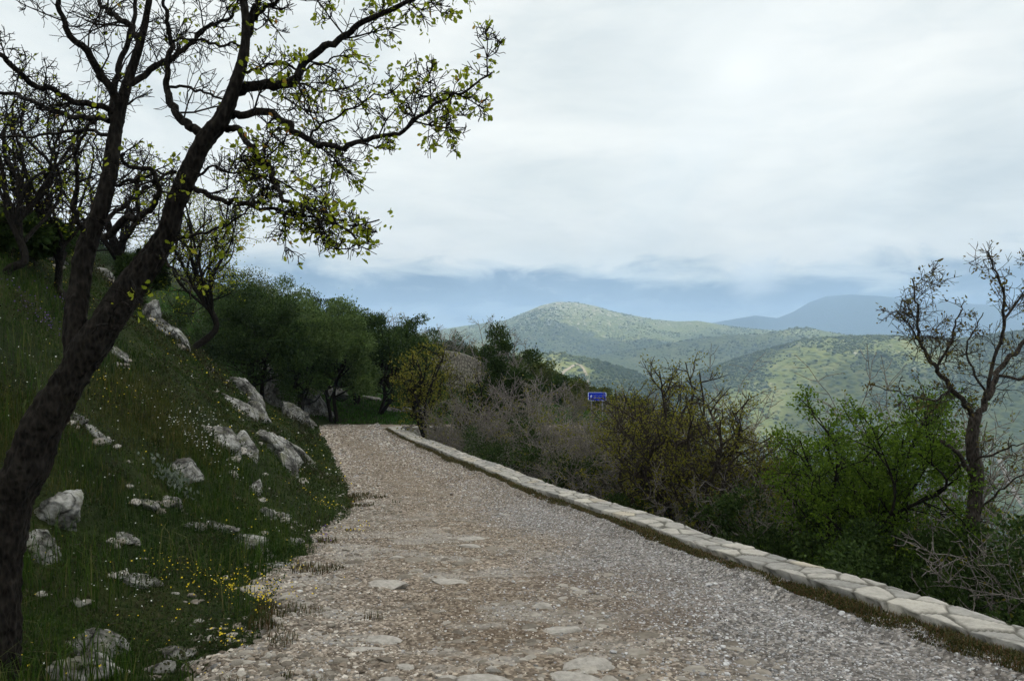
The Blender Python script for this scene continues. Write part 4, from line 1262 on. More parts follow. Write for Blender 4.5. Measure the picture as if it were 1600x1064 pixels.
def blades(name, x, y, hgt, wid, mat, label, zoff=0.0, lean=.5, surf=None):
    n = len(x)
    z = (G(x, y) if surf is None else surf(x, y)) + zoff
    base = np.stack([x, y, z], -1)
    a = rg.rand(n) * 6.283
    dirn = np.stack([np.cos(a), np.sin(a), 0 * a], -1)
    side = np.stack([-np.sin(a), np.cos(a), 0 * a], -1)
    up = np.array([0, 0, 1.0])
    l = rg.uniform(.1, 1, n)[:, None] * lean
    h = hgt[:, None]; w = wid[:, None] * .5
    p0 = base - up * .02
    p1 = base + up * h * .55 + dirn * h * .22 * l
    p2 = base + up * h * .9 * (1 - .25 * l) + dirn * h * .75 * l
    V = np.stack([p0 - side * w, p0 + side * w, p1 + side * w * .75, p1 - side * w * .75, p2], 1).reshape(-1, 3)
    i = np.arange(n) * 5
    q = np.stack([i, i + 1, i + 2, i + 3], 1); t = np.stack([i + 3, i + 2, i + 4], 1)
    o = mesh_np(name, V, [q, t], mat, smooth=False)
    tag(o, label, 'grass', None, 'stuff')
    return o

def scatter_left(n, y0, y1, umax, p=1.5, umin=-.3):
    """points on the slope left of the road, denser near the camera"""
    t = rg.rand(n)
    y = y0 * (y1 / y0) ** (t ** 1.0)
    u = umin + (umax - umin) * rg.rand(n) ** 1.15 * np.clip(y / 9, .45, 1)
    return xl(y) - u, y, u

def in_view(x, y, margin=.12):
    return (np.abs(x / np.maximum(.1, y)) < .667 + margin + .6 / np.maximum(1, y)) & (y > 1.5)

# grass on the slope: clumped by noise
x, y, u = scatter_left(620000, 2.2, 33, 15)
dens = .5 + .9 * fbm(x * .8, y * .8, 4, 201)
edge_t = sstep(-.15, .40, u - 2.2 * rag(x, y) + .2 * fbm(x * 2.2, y * 2.2, 3, 207))
k = (rg.rand(len(x)) < np.clip(dens, .12, 1) * edge_t) & in_view(x, y)
x, y, u = x[k], y[k], u[k]
tall = np.clip(.55 + .9 * fbm(x * .55, y * .55, 3, 203), .25, 1.4)
h = rg.uniform(.07, .20, len(x)) * tall * (.55 + .45 * sstep(.1, 1.2, u))
wd_ = np.maximum(.0042, .00085 * y) * rg.uniform(.7, 1.4, len(x))
f1 = fbm(x * .5, y * .35, 4, 261); f2 = fbm(x * .7 + 9, y * .5, 4, 262)
kd = (f1 + rg.normal(size=len(x)) * .10) > .17
kk_ = (~kd) & ((f2 + rg.normal(size=len(x)) * .10) > .12)  # noise picks the patches of darker green grass
for q_, nm_, mt_, lb_ in ((~kd & ~kk_, 'slope_grass', 'grass', 'dense wild grass covering the steep hillside left of the path'),
                          (kk_, 'dark_green_grass', 'grass_dark', 'patches of darker green grass on the steep hillside'),
                          (kd, 'dry_grass', 'grass_dry', 'patches of yellowish drying grass on the steep hillside')):
    blades(nm_, x[q_], y[q_], h[q_] * (1.25 if mt_ == 'grass_dry' else 1), wd_[q_], M[mt_], lb_, lean=.8)
# cushions of low aromatic scrub in the grass
cxs, cys, cu = scatter_left(420, 3.0, 30, 13, umin=.3)
kq = in_view(cxs, cys); cxs, cys = cxs[kq], cys[kq]
pp, dd_, ss = [], [], []
for a_, b_ in zip(cxs, cys):
    rad = rg.uniform(.10, .30) * (1 + .02 * b_)
    m_ = int(90 + 40 * rg.rand())
    v = rg.normal(size=(m_, 3)); v /= np.linalg.norm(v, axis=1)[:, None]; v[:, 2] = np.abs(v[:, 2])
    rr_ = rad * rg.rand(m_)[:, None] ** .4
    q_ = v * rr_ * np.array([1, 1, .8])
    pp.append(np.stack([a_ + q_[:, 0], b_ + q_[:, 1], G(a_ + q_[:, 0], b_ + q_[:, 1]) + q_[:, 2]], -1)); dd_.append(v + rg.normal(size=(m_, 3)) * .4)
    ss.append(np.full(m_, max(.022, .0034 * b_)))
o = leaves('cushion_scrub', np.vstack(pp), np.vstack(dd_), np.concatenate(ss) * rg.uniform(.6, 1.3, sum(map(len, pp))), M['cushion'], None, rg, OVAL)
tag(o, 'low dull green and brownish cushions of scrub dotted through the hillside grass', 'weeds', None, 'stuff')
print('slope grass', len(x))
# long blades standing over the rest near the camera
a_, b_, c_ = scatter_left(9000, 2.4, 11, 5, umin=.25)
kq = in_view(a_, b_) & (fbm(a_ * 1.4, b_ * 1.4, 3, 271) > .12)
a_, b_ = a_[kq], b_[kq]
blades('long_grass', a_, b_, rg.uniform(.18, .42, len(a_)), rg.uniform(.004, .008, len(a_)), M['grass'], 'taller single blades and stalks standing out of the near hillside grass', lean=1.1)

# broad leaved herbs in the slope
x, y, u = scatter_left(150000, 2.2, 33, 14, umin=.1)
k = (fbm(x * 1.1, y * 1.1, 3, 211) > -.12) & in_view(x, y)
x, y = x[k], y[k]
n = len(x)
pos = np.stack([x, y, G(x, y) + rg.uniform(.01, .13, n)], -1)
d = rg.normal(size=(n, 3)) + np.array([0, 0, .5])
o = leaves('slope_herbs', pos, d, np.maximum(.014, .0028 * y) * rg.uniform(.6, 1.5, n), M['herb'], None, rg, OVAL)
tag(o, 'low broad leaved weeds growing through the hillside grass', 'weeds', None, 'stuff')

# grassy lawn beyond the bend and the ground under the grove
n = 170000
x = rg.uniform(-30, 16, n); y = rg.uniform(YC + 3.0, 66, n)
lawn = (y > YC + 3.7 + .15 * vnoise(x * 2, y, 7))
k = lawn & in_view(x, y, .02) & (rg.rand(n) < np.clip(34 / y, 0, 1) ** 1.3)
x, y = x[k], y[k]
blades('lawn_grass', x, y, rg.uniform(.06, .16, len(x)), rg.uniform(.03, .06, len(x)), M['lawn'], 'short green grass of the lawn beyond the bend of the path', lean=.8)

# verge along the wall
n = 120000
y = 1.2 * ((YC - .3) / 1.2) ** rg.rand(n)
bw = .125 + .07 * fbm(y * .9, y * 0, 3, 221)
q = rg.rand(n) ** .8
x = xw(y) - .015 - bw * q * np.clip(1.0, 0, 1)
surf_path = lambda a, b: zroad(b) - .03 + .085 * sstep(.30, .06, xw(b) - a)
k = rg.rand(n) < np.clip(.75 + 1.2 * fbm(x * 3, y * 1.6, 3, 223), .12, 1)
x, y, q = x[k], y[k], q[k]
blades('verge_grass', x, y, rg.uniform(.008, .045, len(x)) * (1.2 - .7 * q) * (1 + .9 * np.clip(fbm(x * 4, y * 2, 3, 225), -.5, 1)), np.maximum(.005, .0014 * y) * rg.uniform(.7, 1.5, len(x)), M['moss'], 'strip of low moss and grass between gravel and wall', surf=surf_path, lean=1.0)
# scattered sprigs on the stony margin at the left of the path
n = 60000
y = 2.6 * (13 / 2.6) ** rg.rand(n); u = rg.uniform(-1.1, .2, n)
x = xl(y) - u
k = (fbm(x * 2.4, y * 2.0, 3, 231) > .26 + .8 * np.clip(-u, 0, 1)) & (rg.rand(n) < .55)
x, y = x[k], y[k]
surf_l = lambda a, b: zroad(b) - .035
blades('margin_sprigs', x, y, rg.uniform(.02, .08, len(x)), np.maximum(.005, .001 * y), M['moss'], 'tufts of moss and grass among the stones at the left margin of the path', surf=surf_l, lean=1.0)

# flowers
def flowers(name, x, y, size, mat, label, zoff=(.08, .2), surf=None):
    n = len(x)
    z = (G(x, y) if surf is None else surf(x, y))
    c = np.stack([x, y, z + rg.uniform(zoff[0], zoff[1], n)], -1)
    V = []; k = 8
    th = np.arange(k) * 2 * math.pi / k
    nrm = rg.normal(size=(n, 3)) * .5 + np.array([0, -.35, 1]); nrm /= np.linalg.norm(nrm, axis=1)[:, None]
    a = np.cross(nrm, [0.3, .9, .1]); a /= np.linalg.norm(a, axis=1)[:, None]; b = np.cross(nrm, a)
    rad = np.where(np.arange(k) % 2 == 0, 1.0, .55)
    V = c[:, None] + size[:, None, None] * (a[:, None] * (np.cos(th) * rad)[None, :, None] + b[:, None] * (np.sin(th) * rad)[None, :, None] + nrm[:, None] * (.25 * rad)[None, :, None])
    f = np.arange(n * k).reshape(n, k)
    o = mesh_np(name, V.reshape(-1, 3), [f], mat, smooth=False)
    tag(o, label, 'flowers', None, 'stuff')
def patch(px, py, sx, sy, n, dd=None):
    """flower cluster on the ground around a photo pixel"""
    h = hit(px, py)
    r = h[1] / F
    return h[0] + rg.normal(size=n) * sx * r, h[1] + rg.normal(size=n) * sy * r * 2.2
xs, ys_ = [], []
for px, py, sx, sy, n in [(372, 945, 42, 14, 170), (330, 925, 60, 16, 40), (408, 968, 18, 8, 60), (470, 912, 12, 6, 22), (360, 1035, 16, 8, 24), (270, 915, 40, 12, 30), (80, 432, 30, 8, 70),
                          (150, 600, 30, 14, 60), (30, 416, 20, 6, 30), (560, 842, 14, 6, 22), (505, 800, 26, 8, 40), (360, 605, 40, 40, 30), (300, 560, 40, 25, 25), (250, 520, 30, 20, 25)]:
    a, b = patch(px, py, sx, sy, n); xs.append(a); ys_.append(b)
a, b, u = scatter_left(700, 3, 26, 9, umin=.05); xs.append(a); ys_.append(b)
x = np.concatenate(xs); y = np.concatenate(ys_); k = (y > 2) & (y < 40) & (xl(y) - x > -.8); x, y = x[k], y[k]
flowers('yellow_flowers', x, y, np.maximum(.007, .0011 * y) * rg.uniform(.5, 1.3, len(x)), M['yellow'], 'small yellow wild flowers scattered in the hillside grass')
xs, ys_ = [], []
for px, py, sx, sy, n in [(300, 690, 34, 20, 120), (330, 670, 20, 14, 50), (330, 720, 40, 10, 60), (60, 600, 40, 30, 40), (180, 800, 60, 40, 40), (190, 970, 40, 16, 22), (240, 640, 60, 40, 40)]:
    a, b = patch(px, py, sx, sy, n); xs.append(a); ys_.append(b)
a, b, u = scatter_left(350, 3, 24, 9, umin=.1); xs.append(a); ys_.append(b)
x = np.concatenate(xs); y = np.concatenate(ys_); k = (y > 2) & (y < 40) & (xl(y) - x > 0); x, y = x[k], y[k]
flowers('white_flowers', x, y, np.maximum(.006, .0010 * y) * rg.uniform(.5, 1.3, len(x)), M['white'], 'tiny white wild flowers in the hillside grass, thickest by the rock rib')
xs, ys_ = [], []
for px, py, sx, sy, n in [(60, 520, 26, 10, 90), (100, 505, 20, 8, 40), (508, 866, 6, 5, 14)]:
    a, b = patch(px, py, sx, sy, n); xs.append(a); ys_.append(b)
x = np.concatenate(xs); y = np.concatenate(ys_)
flowers('purple_flowers', x, y, np.maximum(.008, .0013 * y), M['purple'], 'purple flower spikes in the grass behind the oak trunk', (.12, .3))

# silvery herb tuft under the rounded boulder
h = hit(270, 768)
n = 170
pos = np.stack([h[0] + rg.normal(size=n) * .11, h[1] + rg.normal(size=n) * .08, np.zeros(n)], -1)
pos[:, 2] = G(pos[:, 0], pos[:, 1]) + rg.uniform(.02, .2, n)
root_ = empty('silver_herb', tuple(h))
o = leaves('foliage', pos, rg.normal(size=(n, 3)) * .5 + np.array([0, -.1, 1]), rg.uniform(.025, .06, n), M['silver'], root_, rg, DIAM, tuple(h))
tag(root_, 'grey-green silvery herb tuft growing below the rounded grey boulder', 'plant')

# ------------------------------------------------------------------ loose stone on the road
def stones(name, x, y, z, size, flat, mat, label, sub=1, cuts=4):
    n = len(x)
    v0, f0 = ICO[sub]
    protos = []
    for k in range(14):
        v, _ = rock_shape(900 + k, sub, cuts, .10)
        protos.append(v)
    protos = np.array(protos)
    k = rg.randint(0, len(protos), n)
    a = rg.rand(n) * 6.283
    sc = np.stack([size * rg.uniform(.8, 1.35, n), size * rg.uniform(.7, 1.1, n), size * flat * rg.uniform(.7, 1.25, n)], -1)
    v = protos[k] * sc[:, None, :]
    ca, sa = np.cos(a)[:, None], np.sin(a)[:, None]
    V = np.stack([v[..., 0] * ca - v[..., 1] * sa + x[:, None], v[..., 0] * sa + v[..., 1] * ca + y[:, None], v[..., 2] + z[:, None]], -1)
    f = (f0[None] + (np.arange(n) * len(v0))[:, None, None]).reshape(-1, 3)
    o = mesh_np(name, V.reshape(-1, 3), [f], mat, smooth=False)
    tag(o, label, 'stones', None, 'stuff')
    return o
def zpath(x, y):
    ac_ = (x - xl(y)) / (xw(y) - xl(y))
    return zroad(y) - .03 + path_relief(x, y) - .17 * sstep(.02, -.14, ac_ + rag(x, y)) + .085 * sstep(.30, .06, xw(y) - x)
n = 120000
y = 2.3 * (32.8 / 2.3) ** rg.rand(n)
s = rg.rand(n)
x = xl(y) - .35 + (xw(y) - xl(y) + .25) * s
k = in_view(x, y, .03) & (rg.rand(n) < np.clip(.45 + .55 * sstep(.5, .8, s) + .35 * sstep(.35, .05, s) + .6 * fbm(x * 1.2, y * .8, 3, 241), .1, 1))
x, y, s = x[k], y[k], s[k]
sz = np.maximum(.0052, .00062 * y) * np.exp(rg.normal(size=len(x)) * .42) * (1.0 + .5 * sstep(.4, .05, s))
gm = rg.rand(len(x)) < np.clip(sstep(.45, .85, s + .2 * fbm(x * .8, y * .5, 3, 61)) * .95 * (1 - .8 * sstep(8, 15, y)) + .10, 0, 1)
for q_, mt_, lb_ in ((gm, 'pebble_grey', 'loose grey gravel strewn mostly along the wall side of the path'), (~gm, 'pebble', 'loose brown gravel strewn over the middle and left of the path')):
    stones('gravel', x[q_], y[q_], zpath(x[q_], y[q_]) + sz[q_] * .12, sz[q_], .6, M[mt_], lb_, 1, 3)
print('gravel', len(x))
# broken stone along the ragged left margin
n = 2600
y = 2.4 * (14 / 2.4) ** rg.rand(n); u = rg.normal(size=n) * .28 + .0
x = xl(y) - u
kq = in_view(x, y, .03) & (fbm(x * 1.6, y * 1.6, 3, 291) > -.1); x, y = x[kq], y[kq]
sz = np.minimum(.042, np.exp(rg.normal(size=len(x)) * .6) * .015)
zz_ = np.maximum(zpath(x, y), G(x, y))
stones('margin_stones', x, y, zz_ + sz * .05, sz, .5, M['slab'], 'broken flat stones along the ragged left margin of the path', 2, 6)
# bedrock ribs and worn paving set in the road, mostly towards the left
n = 4600
y = 2.4 * (15 / 2.4) ** rg.rand(n); s = rg.rand(n) ** 1.5 * .85
x = xl(y) - .45 + (xw(y) - xl(y)) * s
k = in_view(x, y, .03) & (fbm(x * 1.0, y * 1.6, 3, 251) > -.05)
x, y = x[k], y[k]
sz = np.exp(rg.normal(size=len(x)) * .55) * .024
o = stones('paving_stones', x, y, zpath(x, y) - sz * .14, sz, .30, M['slab'], 'worn pale stones half sunk in the left side of the path', 3, 5)

# rock fragments along the ribs of the slope
xs, ys_ = [], []
for px, py, w, h, t, lab in ROCKS[:48]:
    q_ = hit(px, py + h * .3); m_ = 5 if t >= 30 else 3
    r_ = q_[1] / F
    along = rg.normal(size=m_) * w * .8 * r_
    xs.append(q_[0] + along * .8 + rg.normal(size=m_) * .06); ys_.append(q_[1] + rg.normal(size=m_) * h * .9 * r_)
x = np.concatenate(xs); y = np.concatenate(ys_)
kq = (xl(y) - x > .15) & (y > 2.2) & (y < YC); x, y = x[kq], y[kq]
sz = np.minimum(np.exp(rg.normal(size=len(x)) * .5) * .0075 * np.maximum(4, y), .010 * y)
stones('rock_fragments', x, y, G(x, y) + sz * .05, sz, .55, M['bedrock'], 'pale broken stones scattered between the rocks of the slope', 3, 6)
# ------------------------------------------------------------------ bigger bedrock slabs at the bottom of the road, each a rock
for i, (px, py, w, h, lab) in enumerate([
    (920, 1034, 74, 20, 'pale humped bedrock slab in the middle of the foreground path'),
    (745, 1058, 88, 18, 'long dark-edged bedrock slab at the bottom edge of the path'),
    (905, 1058, 80, 16, 'flat cream bedrock slab at the bottom right of the humped slab'),
    (610, 1056, 40, 18, 'grey rounded stone sunk in the path at the bottom edge'),
    (700, 1050, 30, 14, 'small grey stone beside the long dark-edged slab'),
    (775, 1042, 26, 22, 'knobbly cream stone above the long dark-edged slab'),
    (630, 1034, 34, 10, 'flat pale stone in the lower middle of the path'),
    (850, 944, 42, 12, 'pale flat stone set in the middle of the path'),
    (735, 838, 40, 8, 'upper pale bedrock streak in the path'),
    (732, 852, 30, 8, 'lower pale bedrock streak in the path'),
    (618, 866, 30, 8, 'whitish stone at the left of the pale bedrock streaks'),
    (700, 905, 60, 10, 'broad low bedrock ripple left of the path middle'),
    (600, 912, 66, 14, 'curved brown bedrock ripple at the left of the path'),
    (880, 980, 70, 12, 'long thin bedrock ridge across the foreground path'),
    (590, 990, 60, 10, 'thin tilted bedrock ledge low on the left of the path'),
    (565, 1005, 60, 12, 'second tilted bedrock ledge just below the thin one'),
]):
    d = float(depth_at(py)); x = (px - 800) / F * d
    a_ = w / F * d * .62; c_ = max(.022, h / F * d * .75)
    v, f = rock_shape(700 + i, 5, 6, .10)
    v = v * np.array([a_, a_ * .55, c_]) @ rotm(0, math.radians(rg.uniform(-4, 8)), rg.uniform(-.2, .2)).T
    o = mesh_np('bedrock_slab', v, [f], M['bedrock'])
    o.location = (x, d + a_ * .2, float(zpath(np.array(x), np.array(d))) - c_ * .35)
    tag(o, lab, 'rock', 'bedrock slabs sunk in the path')

# ------------------------------------------------------------------ the blue road sign
D = 31.0
c = P(933, 619.5, D)
zg = float(G(c[0], D))
root = empty('road_sign', (c[0], D, zg))
tag(root, 'small blue direction sign with white lettering standing above the thicket', 'sign')
wS, hS = 29.0 / F * D, 13.5 / F * D
def flat_mat(name, col, rough=.4):
    m, nt = new_mat(name)
    n = node(nt, 'ShaderNodeTexNoise', i_Scale=6.0, i_Detail=4.0)
    cc = mixc(nt, n.outputs[0], [q * .85 for q in col], [min(1, q * 1.12) for q in col])
    finish(nt, node(nt, 'ShaderNodeBsdfPrincipled', i_Base_Color=cc, i_Roughness=rough).outputs[0])
    return m
M['blue'] = flat_mat('sign_blue', (.010, .035, .48)); M['signwhite'] = flat_mat('sign_white', (.62, .70, .82)); M['signyellow'] = flat_mat('sign_pale', (.22, .28, .60)); M['steel'] = flat_mat('galvanised_steel', (.20, .21, .22), .5)
def rrect(w, h, r, n=6):
    out = []
    for cx, cy, a in ((w - r, h - r, 0), (-w + r, h - r, 90), (-w + r, -h + r, 180), (w - r, -h + r, 270)):
        for k in range(n + 1):
            t = math.radians(a + 90 * k / n)
            out.append((cx + r * math.cos(t), cy + r * math.sin(t)))
    return out
def plate(name, outline, y0, y1, mat, parent, off):
    n = len(outline); o_ = np.array(outline)
    Va = np.stack([o_[:, 0], np.full(n, y0), o_[:, 1]], -1); Vb = np.stack([o_[:, 0], np.full(n, y1), o_[:, 1]], -1)
    i = np.arange(n); j = (i + 1) % n
    return mesh_np(name, np.vstack([Va, Vb]) + np.array(off), [np.stack([i, j, j + n, i + n], 1), np.arange(n)[None, ::-1], (np.arange(n) + n)[None]], mat, parent, smooth=False)
off = (0, 0, c[2] - zg)
pan = plate('panel', rrect(wS / 2, hS / 2, .045), -.012, .012, M['blue'], root, off)
# white rim as a thin raised band
ou = np.array(rrect(wS / 2 - .004, hS / 2 - .004, .042)); inn = np.array(rrect(wS / 2 - .028, hS / 2 - .018, .032)); n = len(ou)
Vr = np.vstack([np.stack([q[:, 0], np.full(n, -.0165), q[:, 1]], -1) for q in (ou, inn)]) + np.array(off)
i = np.arange(n); j = (i + 1) % n
mesh_np('rim', Vr, [np.stack([i, j, j + n, i + n], 1)], M['signwhite'], pan, smooth=False)
def strokes(name, items, mat):
    V, Fq = [], []
    for (x0, z0, x1, z1) in items:
        k = len(V) * 4
        V.append(np.array([(x0, -.017, z0), (x1, -.017, z0), (x1, -.017, z1), (x0, -.017, z1)]) + np.array(off)); Fq.append([k, k + 1, k + 2, k + 3])
    mesh_np(name, np.vstack(V), [np.array(Fq)], mat, pan, smooth=False)
rs = random.Random(4)
def word_line(x0, x1, zc, hh, gaps):
    out = []; x = x0
    while x < x1:
        w = rs.uniform(.016, .022)
        if not any(g0 < x < g1 for g0, g1 in gaps):
            out += [(x, zc - hh, x + .006, zc + hh)]
            zq = zc + rs.choice([-hh, 0, hh - .006])
            out += [(x + .0062, zq, x + w - .004, zq + .006)]
            if rs.random() < .6:
                out += [(x + w - .0038, zc - hh, x + w, zc + hh * rs.choice([.2, 1]))]
        x += w + .008
    return out
strokes('upper_lettering', word_line(-.17, .30, .05, .012, [(.02, .045)]), M['signyellow'])
strokes('lower_lettering', word_line(-.15, .28, -.05, .019, [(.03, .055)]), M['signwhite'])
# slanting arrow at the left
ar = [(-.265, -.075), (-.235, -.075), (-.235, .005), (-.20, .005), (-.205, .03), (-.23, .03), (-.215, .075), (-.29, .02), (-.265, .015)]
plate('arrow', ar, -.0185, -.0165, M['signwhite'], pan, off)
tb = Tubes()
for sx in (-.22, .22):
    tb2 = Tubes(); tb2.tube([(sx, .045, -.4), (sx, .045, off[2] - .5), (sx, .045, off[2] + .12)], [.028] * 3, 10)
    tb2.build('post', M['steel'], root)
    c2 = Tubes(); c2.tube([(sx - .05, .02, off[2]), (sx, .016, off[2]), (sx + .05, .02, off[2])], [.012] * 3, 6)
    c2.build('bracket', M['steel'], root)

# ------------------------------------------------------------------ terrace wall carrying the upper road beyond the thicket
tw = spline([P(640, 556, 55), P(672, 548, 54.5), P(705, 549, 53), P(730, 555, 51), P(752, 566, 49)], 60)
n = len(tw); 
ln = np.concatenate([[0], np.cumsum(np.linalg.norm(np.diff(tw, axis=0), axis=1))])
q = np.linspace(0, 1, 34)
V = np.zeros((n, 34 + 8, 3)); Mk = np.zeros((n, 42, 3))
for k in range(42):
    dn = q[k] * 2.6 if k < 34 else 0
    idh, e = voro(ln + .04 * fbm(ln * 2, ln * 0 + dn * 2, 2, 5), np.full(n, dn), .42, .22, 321)
    j = sstep(.10, .03, e)
    V[:, 41 - k if k < 34 else 41 - k, :] = tw
    row = V[:, 41 - k, :]
    if k < 34:
        row[:, 1] += .04 * j - .03 * idh - .10 * dn * 0
        row[:, 1] -= .08 * dn
        row[:, 2] -= dn
    Mk[:, 41 - k, 0] = idh; Mk[:, 41 - k, 1] = j; Mk[:, 41 - k, 2] = .35
Vt = V[:, 8:, :]; Mt = Mk[:, 8:, :]
topb = np.stack([tw + np.array([0, .0 + .07 * kk, 0]) for kk in range(1, 8)], 1)
Vt = np.concatenate([Vt, topb], 1); Mt = np.concatenate([Mt, np.full((n, 7, 3), .4)], 1)
o = mesh_np('terrace_wall', Vt.reshape(-1, 3), [grid_faces(n, Vt.shape[1])], M['wall'], cols={'mask': Mt.reshape(-1, 3)})
tag(o, 'curved stone terrace wall carrying the upper road above the thicket', 'wall')
# rough drystone wall under the grove at the back of the lawn
# ------------------------------------------------------------------ far shrubs on the nearest hills, tracks
rf = np.random.RandomState(5)
def hill_shrubs(name, label, n, px0, px1, d0, d1, size):
    px = rf.uniform(px0, px1, n); d = np.sqrt(rf.uniform(d0 ** 2, d1 ** 2, n))
    x = (px - 800) / F * d
    cov = fbm(x / 150., d / 150., 4, 801)
    k = rf.rand(n) < np.clip(.42 + 2.4 * cov, .04, 1)
    px, d, x = px[k], d[k], x[k]
    z = far_z(px, d)
    s = size * np.exp(rf.normal(size=len(x)) * .35)
    v0, f0 = ICO[1]
    pr = np.array([rock_shape(950 + q, 1, 0, .45)[0] for q in range(10)])
    v = pr[rf.randint(0, 10, len(x))] * np.stack([s, s, s * .75], -1)[:, None]
    V = v + np.stack([x, d, z + s * .3], -1)[:, None]
    f = (f0[None] + (np.arange(len(x)) * len(v0))[:, None, None]).reshape(-1, 3)
    o = mesh_np(name, V.reshape(-1, 3), [f], M['scrub'], smooth=True)
    tag(o, label, 'shrubs', None, 'stuff')
hill_shrubs('right_hill_scrub', 'dark scrub dotted all over the near green hill at the right', 52000, 900, 1900, 760, 1900, 2.1)
hill_shrubs('foothill_scrub', 'scrub dotted over the low foothill left of the valley', 20000, 550, 1200, 760, 1500, 2.3)
hill_shrubs('mountain_scrub', 'scrub speckling the flank of the big mountain', 30000, 450, 1500, 2100, 4000, 2.7)

def track(pts, d0, d1, w, lift=1.2):
    """pale dirt track laid on the far terrain"""
    p = np.array(pts, float)
    c = spline(np.stack([p[:, 0], p[:, 1], p[:, 1] * 0], -1), 12)
    L, R_ = [], []
    tg = np.gradient(c, axis=0)
    px, d = c[:, 0], c[:, 1]
    x = (px - 800) / F * d
    xy = np.stack([x, d], -1); t = np.gradient(xy, axis=0); t /= np.linalg.norm(t, axis=1)[:, None]
    nr_ = np.stack([t[:, 1], -t[:, 0]], -1)
    rows = []
    for s in (-1, -.5, 0, .5, 1):
        q = xy + nr_ * s * w * .5
        z = far_z(q[:, 0] / q[:, 1] * F + 800, q[:, 1]) + lift
        rows.append(np.stack([q[:, 0], q[:, 1], z], -1))
    V = np.stack(rows, 1)
    o = mesh_np('dirt_track', V.reshape(-1, 3), [grid_faces(len(c), 5)], M['dirt'])
    tag(o, kind='structure')
M['dirt'] = flat_mat('pale_dirt', (.23, .195, .145), .95)
track([(860, 1330), (885, 1400), (905, 1440), (918, 1380), (925, 1300)], 0, 0, 5)
track([(940, 1120), (948, 1180), (952, 1240), (944, 1290), (935, 1270)], 0, 0, 4)
track([(1560, 1250), (1580, 1180), (1600, 1120), (1640, 1080)], 0, 0, 7)

# ------------------------------------------------------------------ unseen cloud deck, added to shade the near slopes and parts of the valley
def shade_mask(x, y):
    """cloudiness over ground point (x, y): > 0 shaded"""
    px = x / np.maximum(y, 60) * F + 800
    m = 1.0 + .7 * fbm(x / 420., y / 420., 4, 611)
    for cx, cy, rx, ry, amp in LIT:
        m = m - amp * np.exp(-(((px - cx) / rx) ** 2 + ((y - cy) / ry) ** 2))
    m = m + 3 * sstep(700, 350, y)
    return m
LIT = [(1200, 1460, 90, 120, 3.6), (1320, 1690, 110, 75, 3.2), (1440, 1620, 80, 60, 2.6), (1560, 1150, 90, 140, 3.0), (1500, 1400, 60, 60, 1.6), (895, 1400, 110, 160, 3.4), (870, 3850, 120, 330, 3.2), (1010, 3500, 90, 200, 2.2), (700, 3400, 90, 350, 2.6), (1230, 2880, 60, 120, 2.6), (1360, 2850, 100, 120, 2.6), (960, 2750, 60, 150, 1.8), (1600, 1900, 140, 120, 3.0)]  # holes in the added deck, placed to leave chosen hill patches sunlit
HC = 2500.0
cx_ = np.arange(-3600, 8200, 55.0); cy_ = np.arange(-2600, 6200, 55.0)
CX, CY = np.meshgrid(cx_, cy_, indexing='ij')
tz = (HC + 80) / SDIR[2]
gx0 = CX - SDIR[0] * tz; gy0 = CY - SDIR[1] * tz
cm = shade_mask(gx0, gy0)
cm = np.where((gy0 > 3500), cm - 4 * sstep(3500, 4100, gy0), cm)
solid = cm > 0
thick = np.sqrt(np.clip(cm, 0, 1.2))
lump = fbm(CX / 260., CY / 260., 4, 641)
top = HC + 30 + thick * (260 + 160 * lump)
bot = HC - thick * (60 + 50 * fbm(CX / 300., CY / 300., 3, 642))
nu, nv = CX.shape
f = grid_faces(nu, nv)
keepf = solid.ravel()[f].all(1)
fa = f[keepf]
Vt_ = np.stack([CX, CY, top], -1).reshape(-1, 3); Vb_ = np.stack([CX, CY, bot], -1).reshape(-1, 3)
m, nt = new_mat('shade_deck_white')
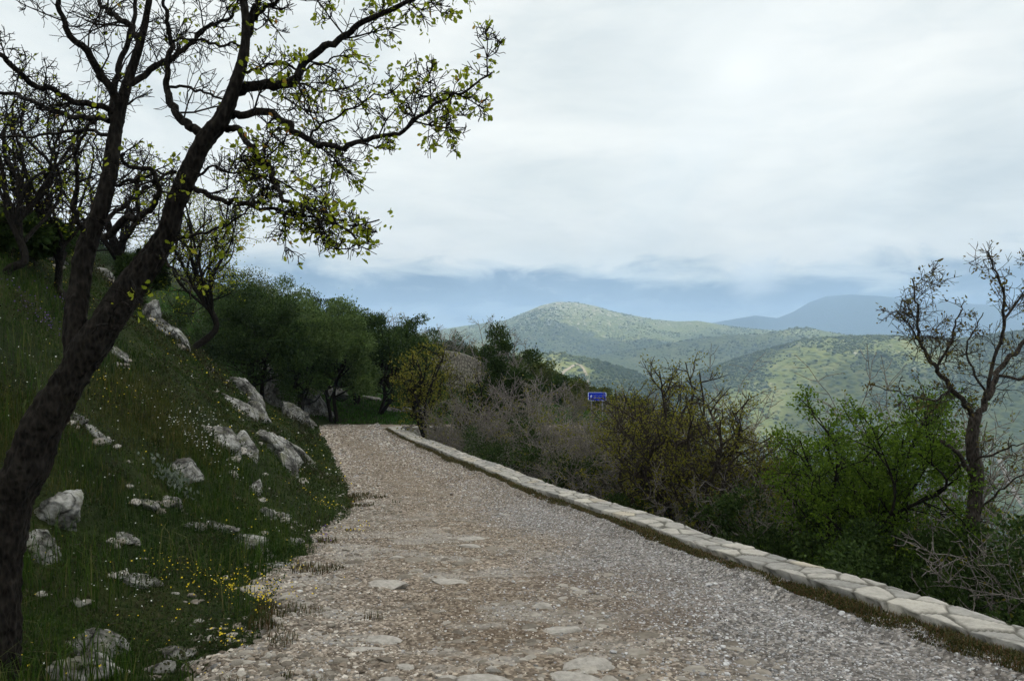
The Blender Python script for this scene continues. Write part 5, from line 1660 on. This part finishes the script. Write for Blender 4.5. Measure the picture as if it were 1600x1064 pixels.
df = node(nt, 'ShaderNodeBsdfDiffuse', i_0=(.95, .95, .96, 1)); tr = node(nt, 'ShaderNodeBsdfTranslucent', i_0=(.95, .95, .96, 1))
finish(nt, node(nt, 'ShaderNodeMixShader', i_0=.85, i_1=df.outputs[0], i_2=tr.outputs[0]).outputs[0])
used = np.unique(fa); remap = -np.ones(nu * nv, int); remap[used] = np.arange(len(used))
fa2 = remap[fa]
# close the rim between upper and lower sheets
ed = np.concatenate([fa2[:, [0, 1]], fa2[:, [1, 2]], fa2[:, [2, 3]], fa2[:, [3, 0]]])
key = np.sort(ed, 1); kk = key[:, 0].astype(np.int64) * (len(used) + 1) + key[:, 1]
uq, inv, cnt = np.unique(kk, return_inverse=True, return_counts=True)
be = ed[cnt[inv] == 1]
nU = len(used)
side_f = np.stack([be[:, 1], be[:, 0], be[:, 0] + nU, be[:, 1] + nU], 1)
o = mesh_np('shade_clouds', np.vstack([Vt_[used], Vb_[used]]), [fa2, fa2[:, ::-1] + nU, side_f], m)
tag(o, 'unseen cloud deck added overhead to shade the near slopes', 'shade_clouds', None, 'stuff')

# ------------------------------------------------------------------ haze
bx0, bx1, by0, by1, bz0, bz1 = -14000, 22000, -400, 9800, -345, 425
V = np.array([(x, y, z) for z in (bz0, bz1) for y in (by0, by1) for x in (bx0, bx1)], float)
Fh = np.array([(0, 2, 3, 1), (4, 5, 7, 6), (0, 1, 5, 4), (2, 6, 7, 3), (0, 4, 6, 2), (1, 3, 7, 5)])
m, nt = new_mat('haze_air')
pv = node(nt, 'ShaderNodeVolumePrincipled')
pv.inputs['Color'].default_value = (.50, .70, .96, 1)
pv.inputs['Density'].default_value = 1.8e-4
pv.inputs['Anisotropy'].default_value = 0.0
on = node(nt, 'ShaderNodeOutputMaterial'); nt.links.new(pv.outputs[0], on.inputs['Volume'])
hz = mesh_np('haze', V, [Fh], m, smooth=False)
tag(hz, 'thin blue haze in the air of the valley', 'haze', None, 'stuff')
print('script built in', time.time() - T0)
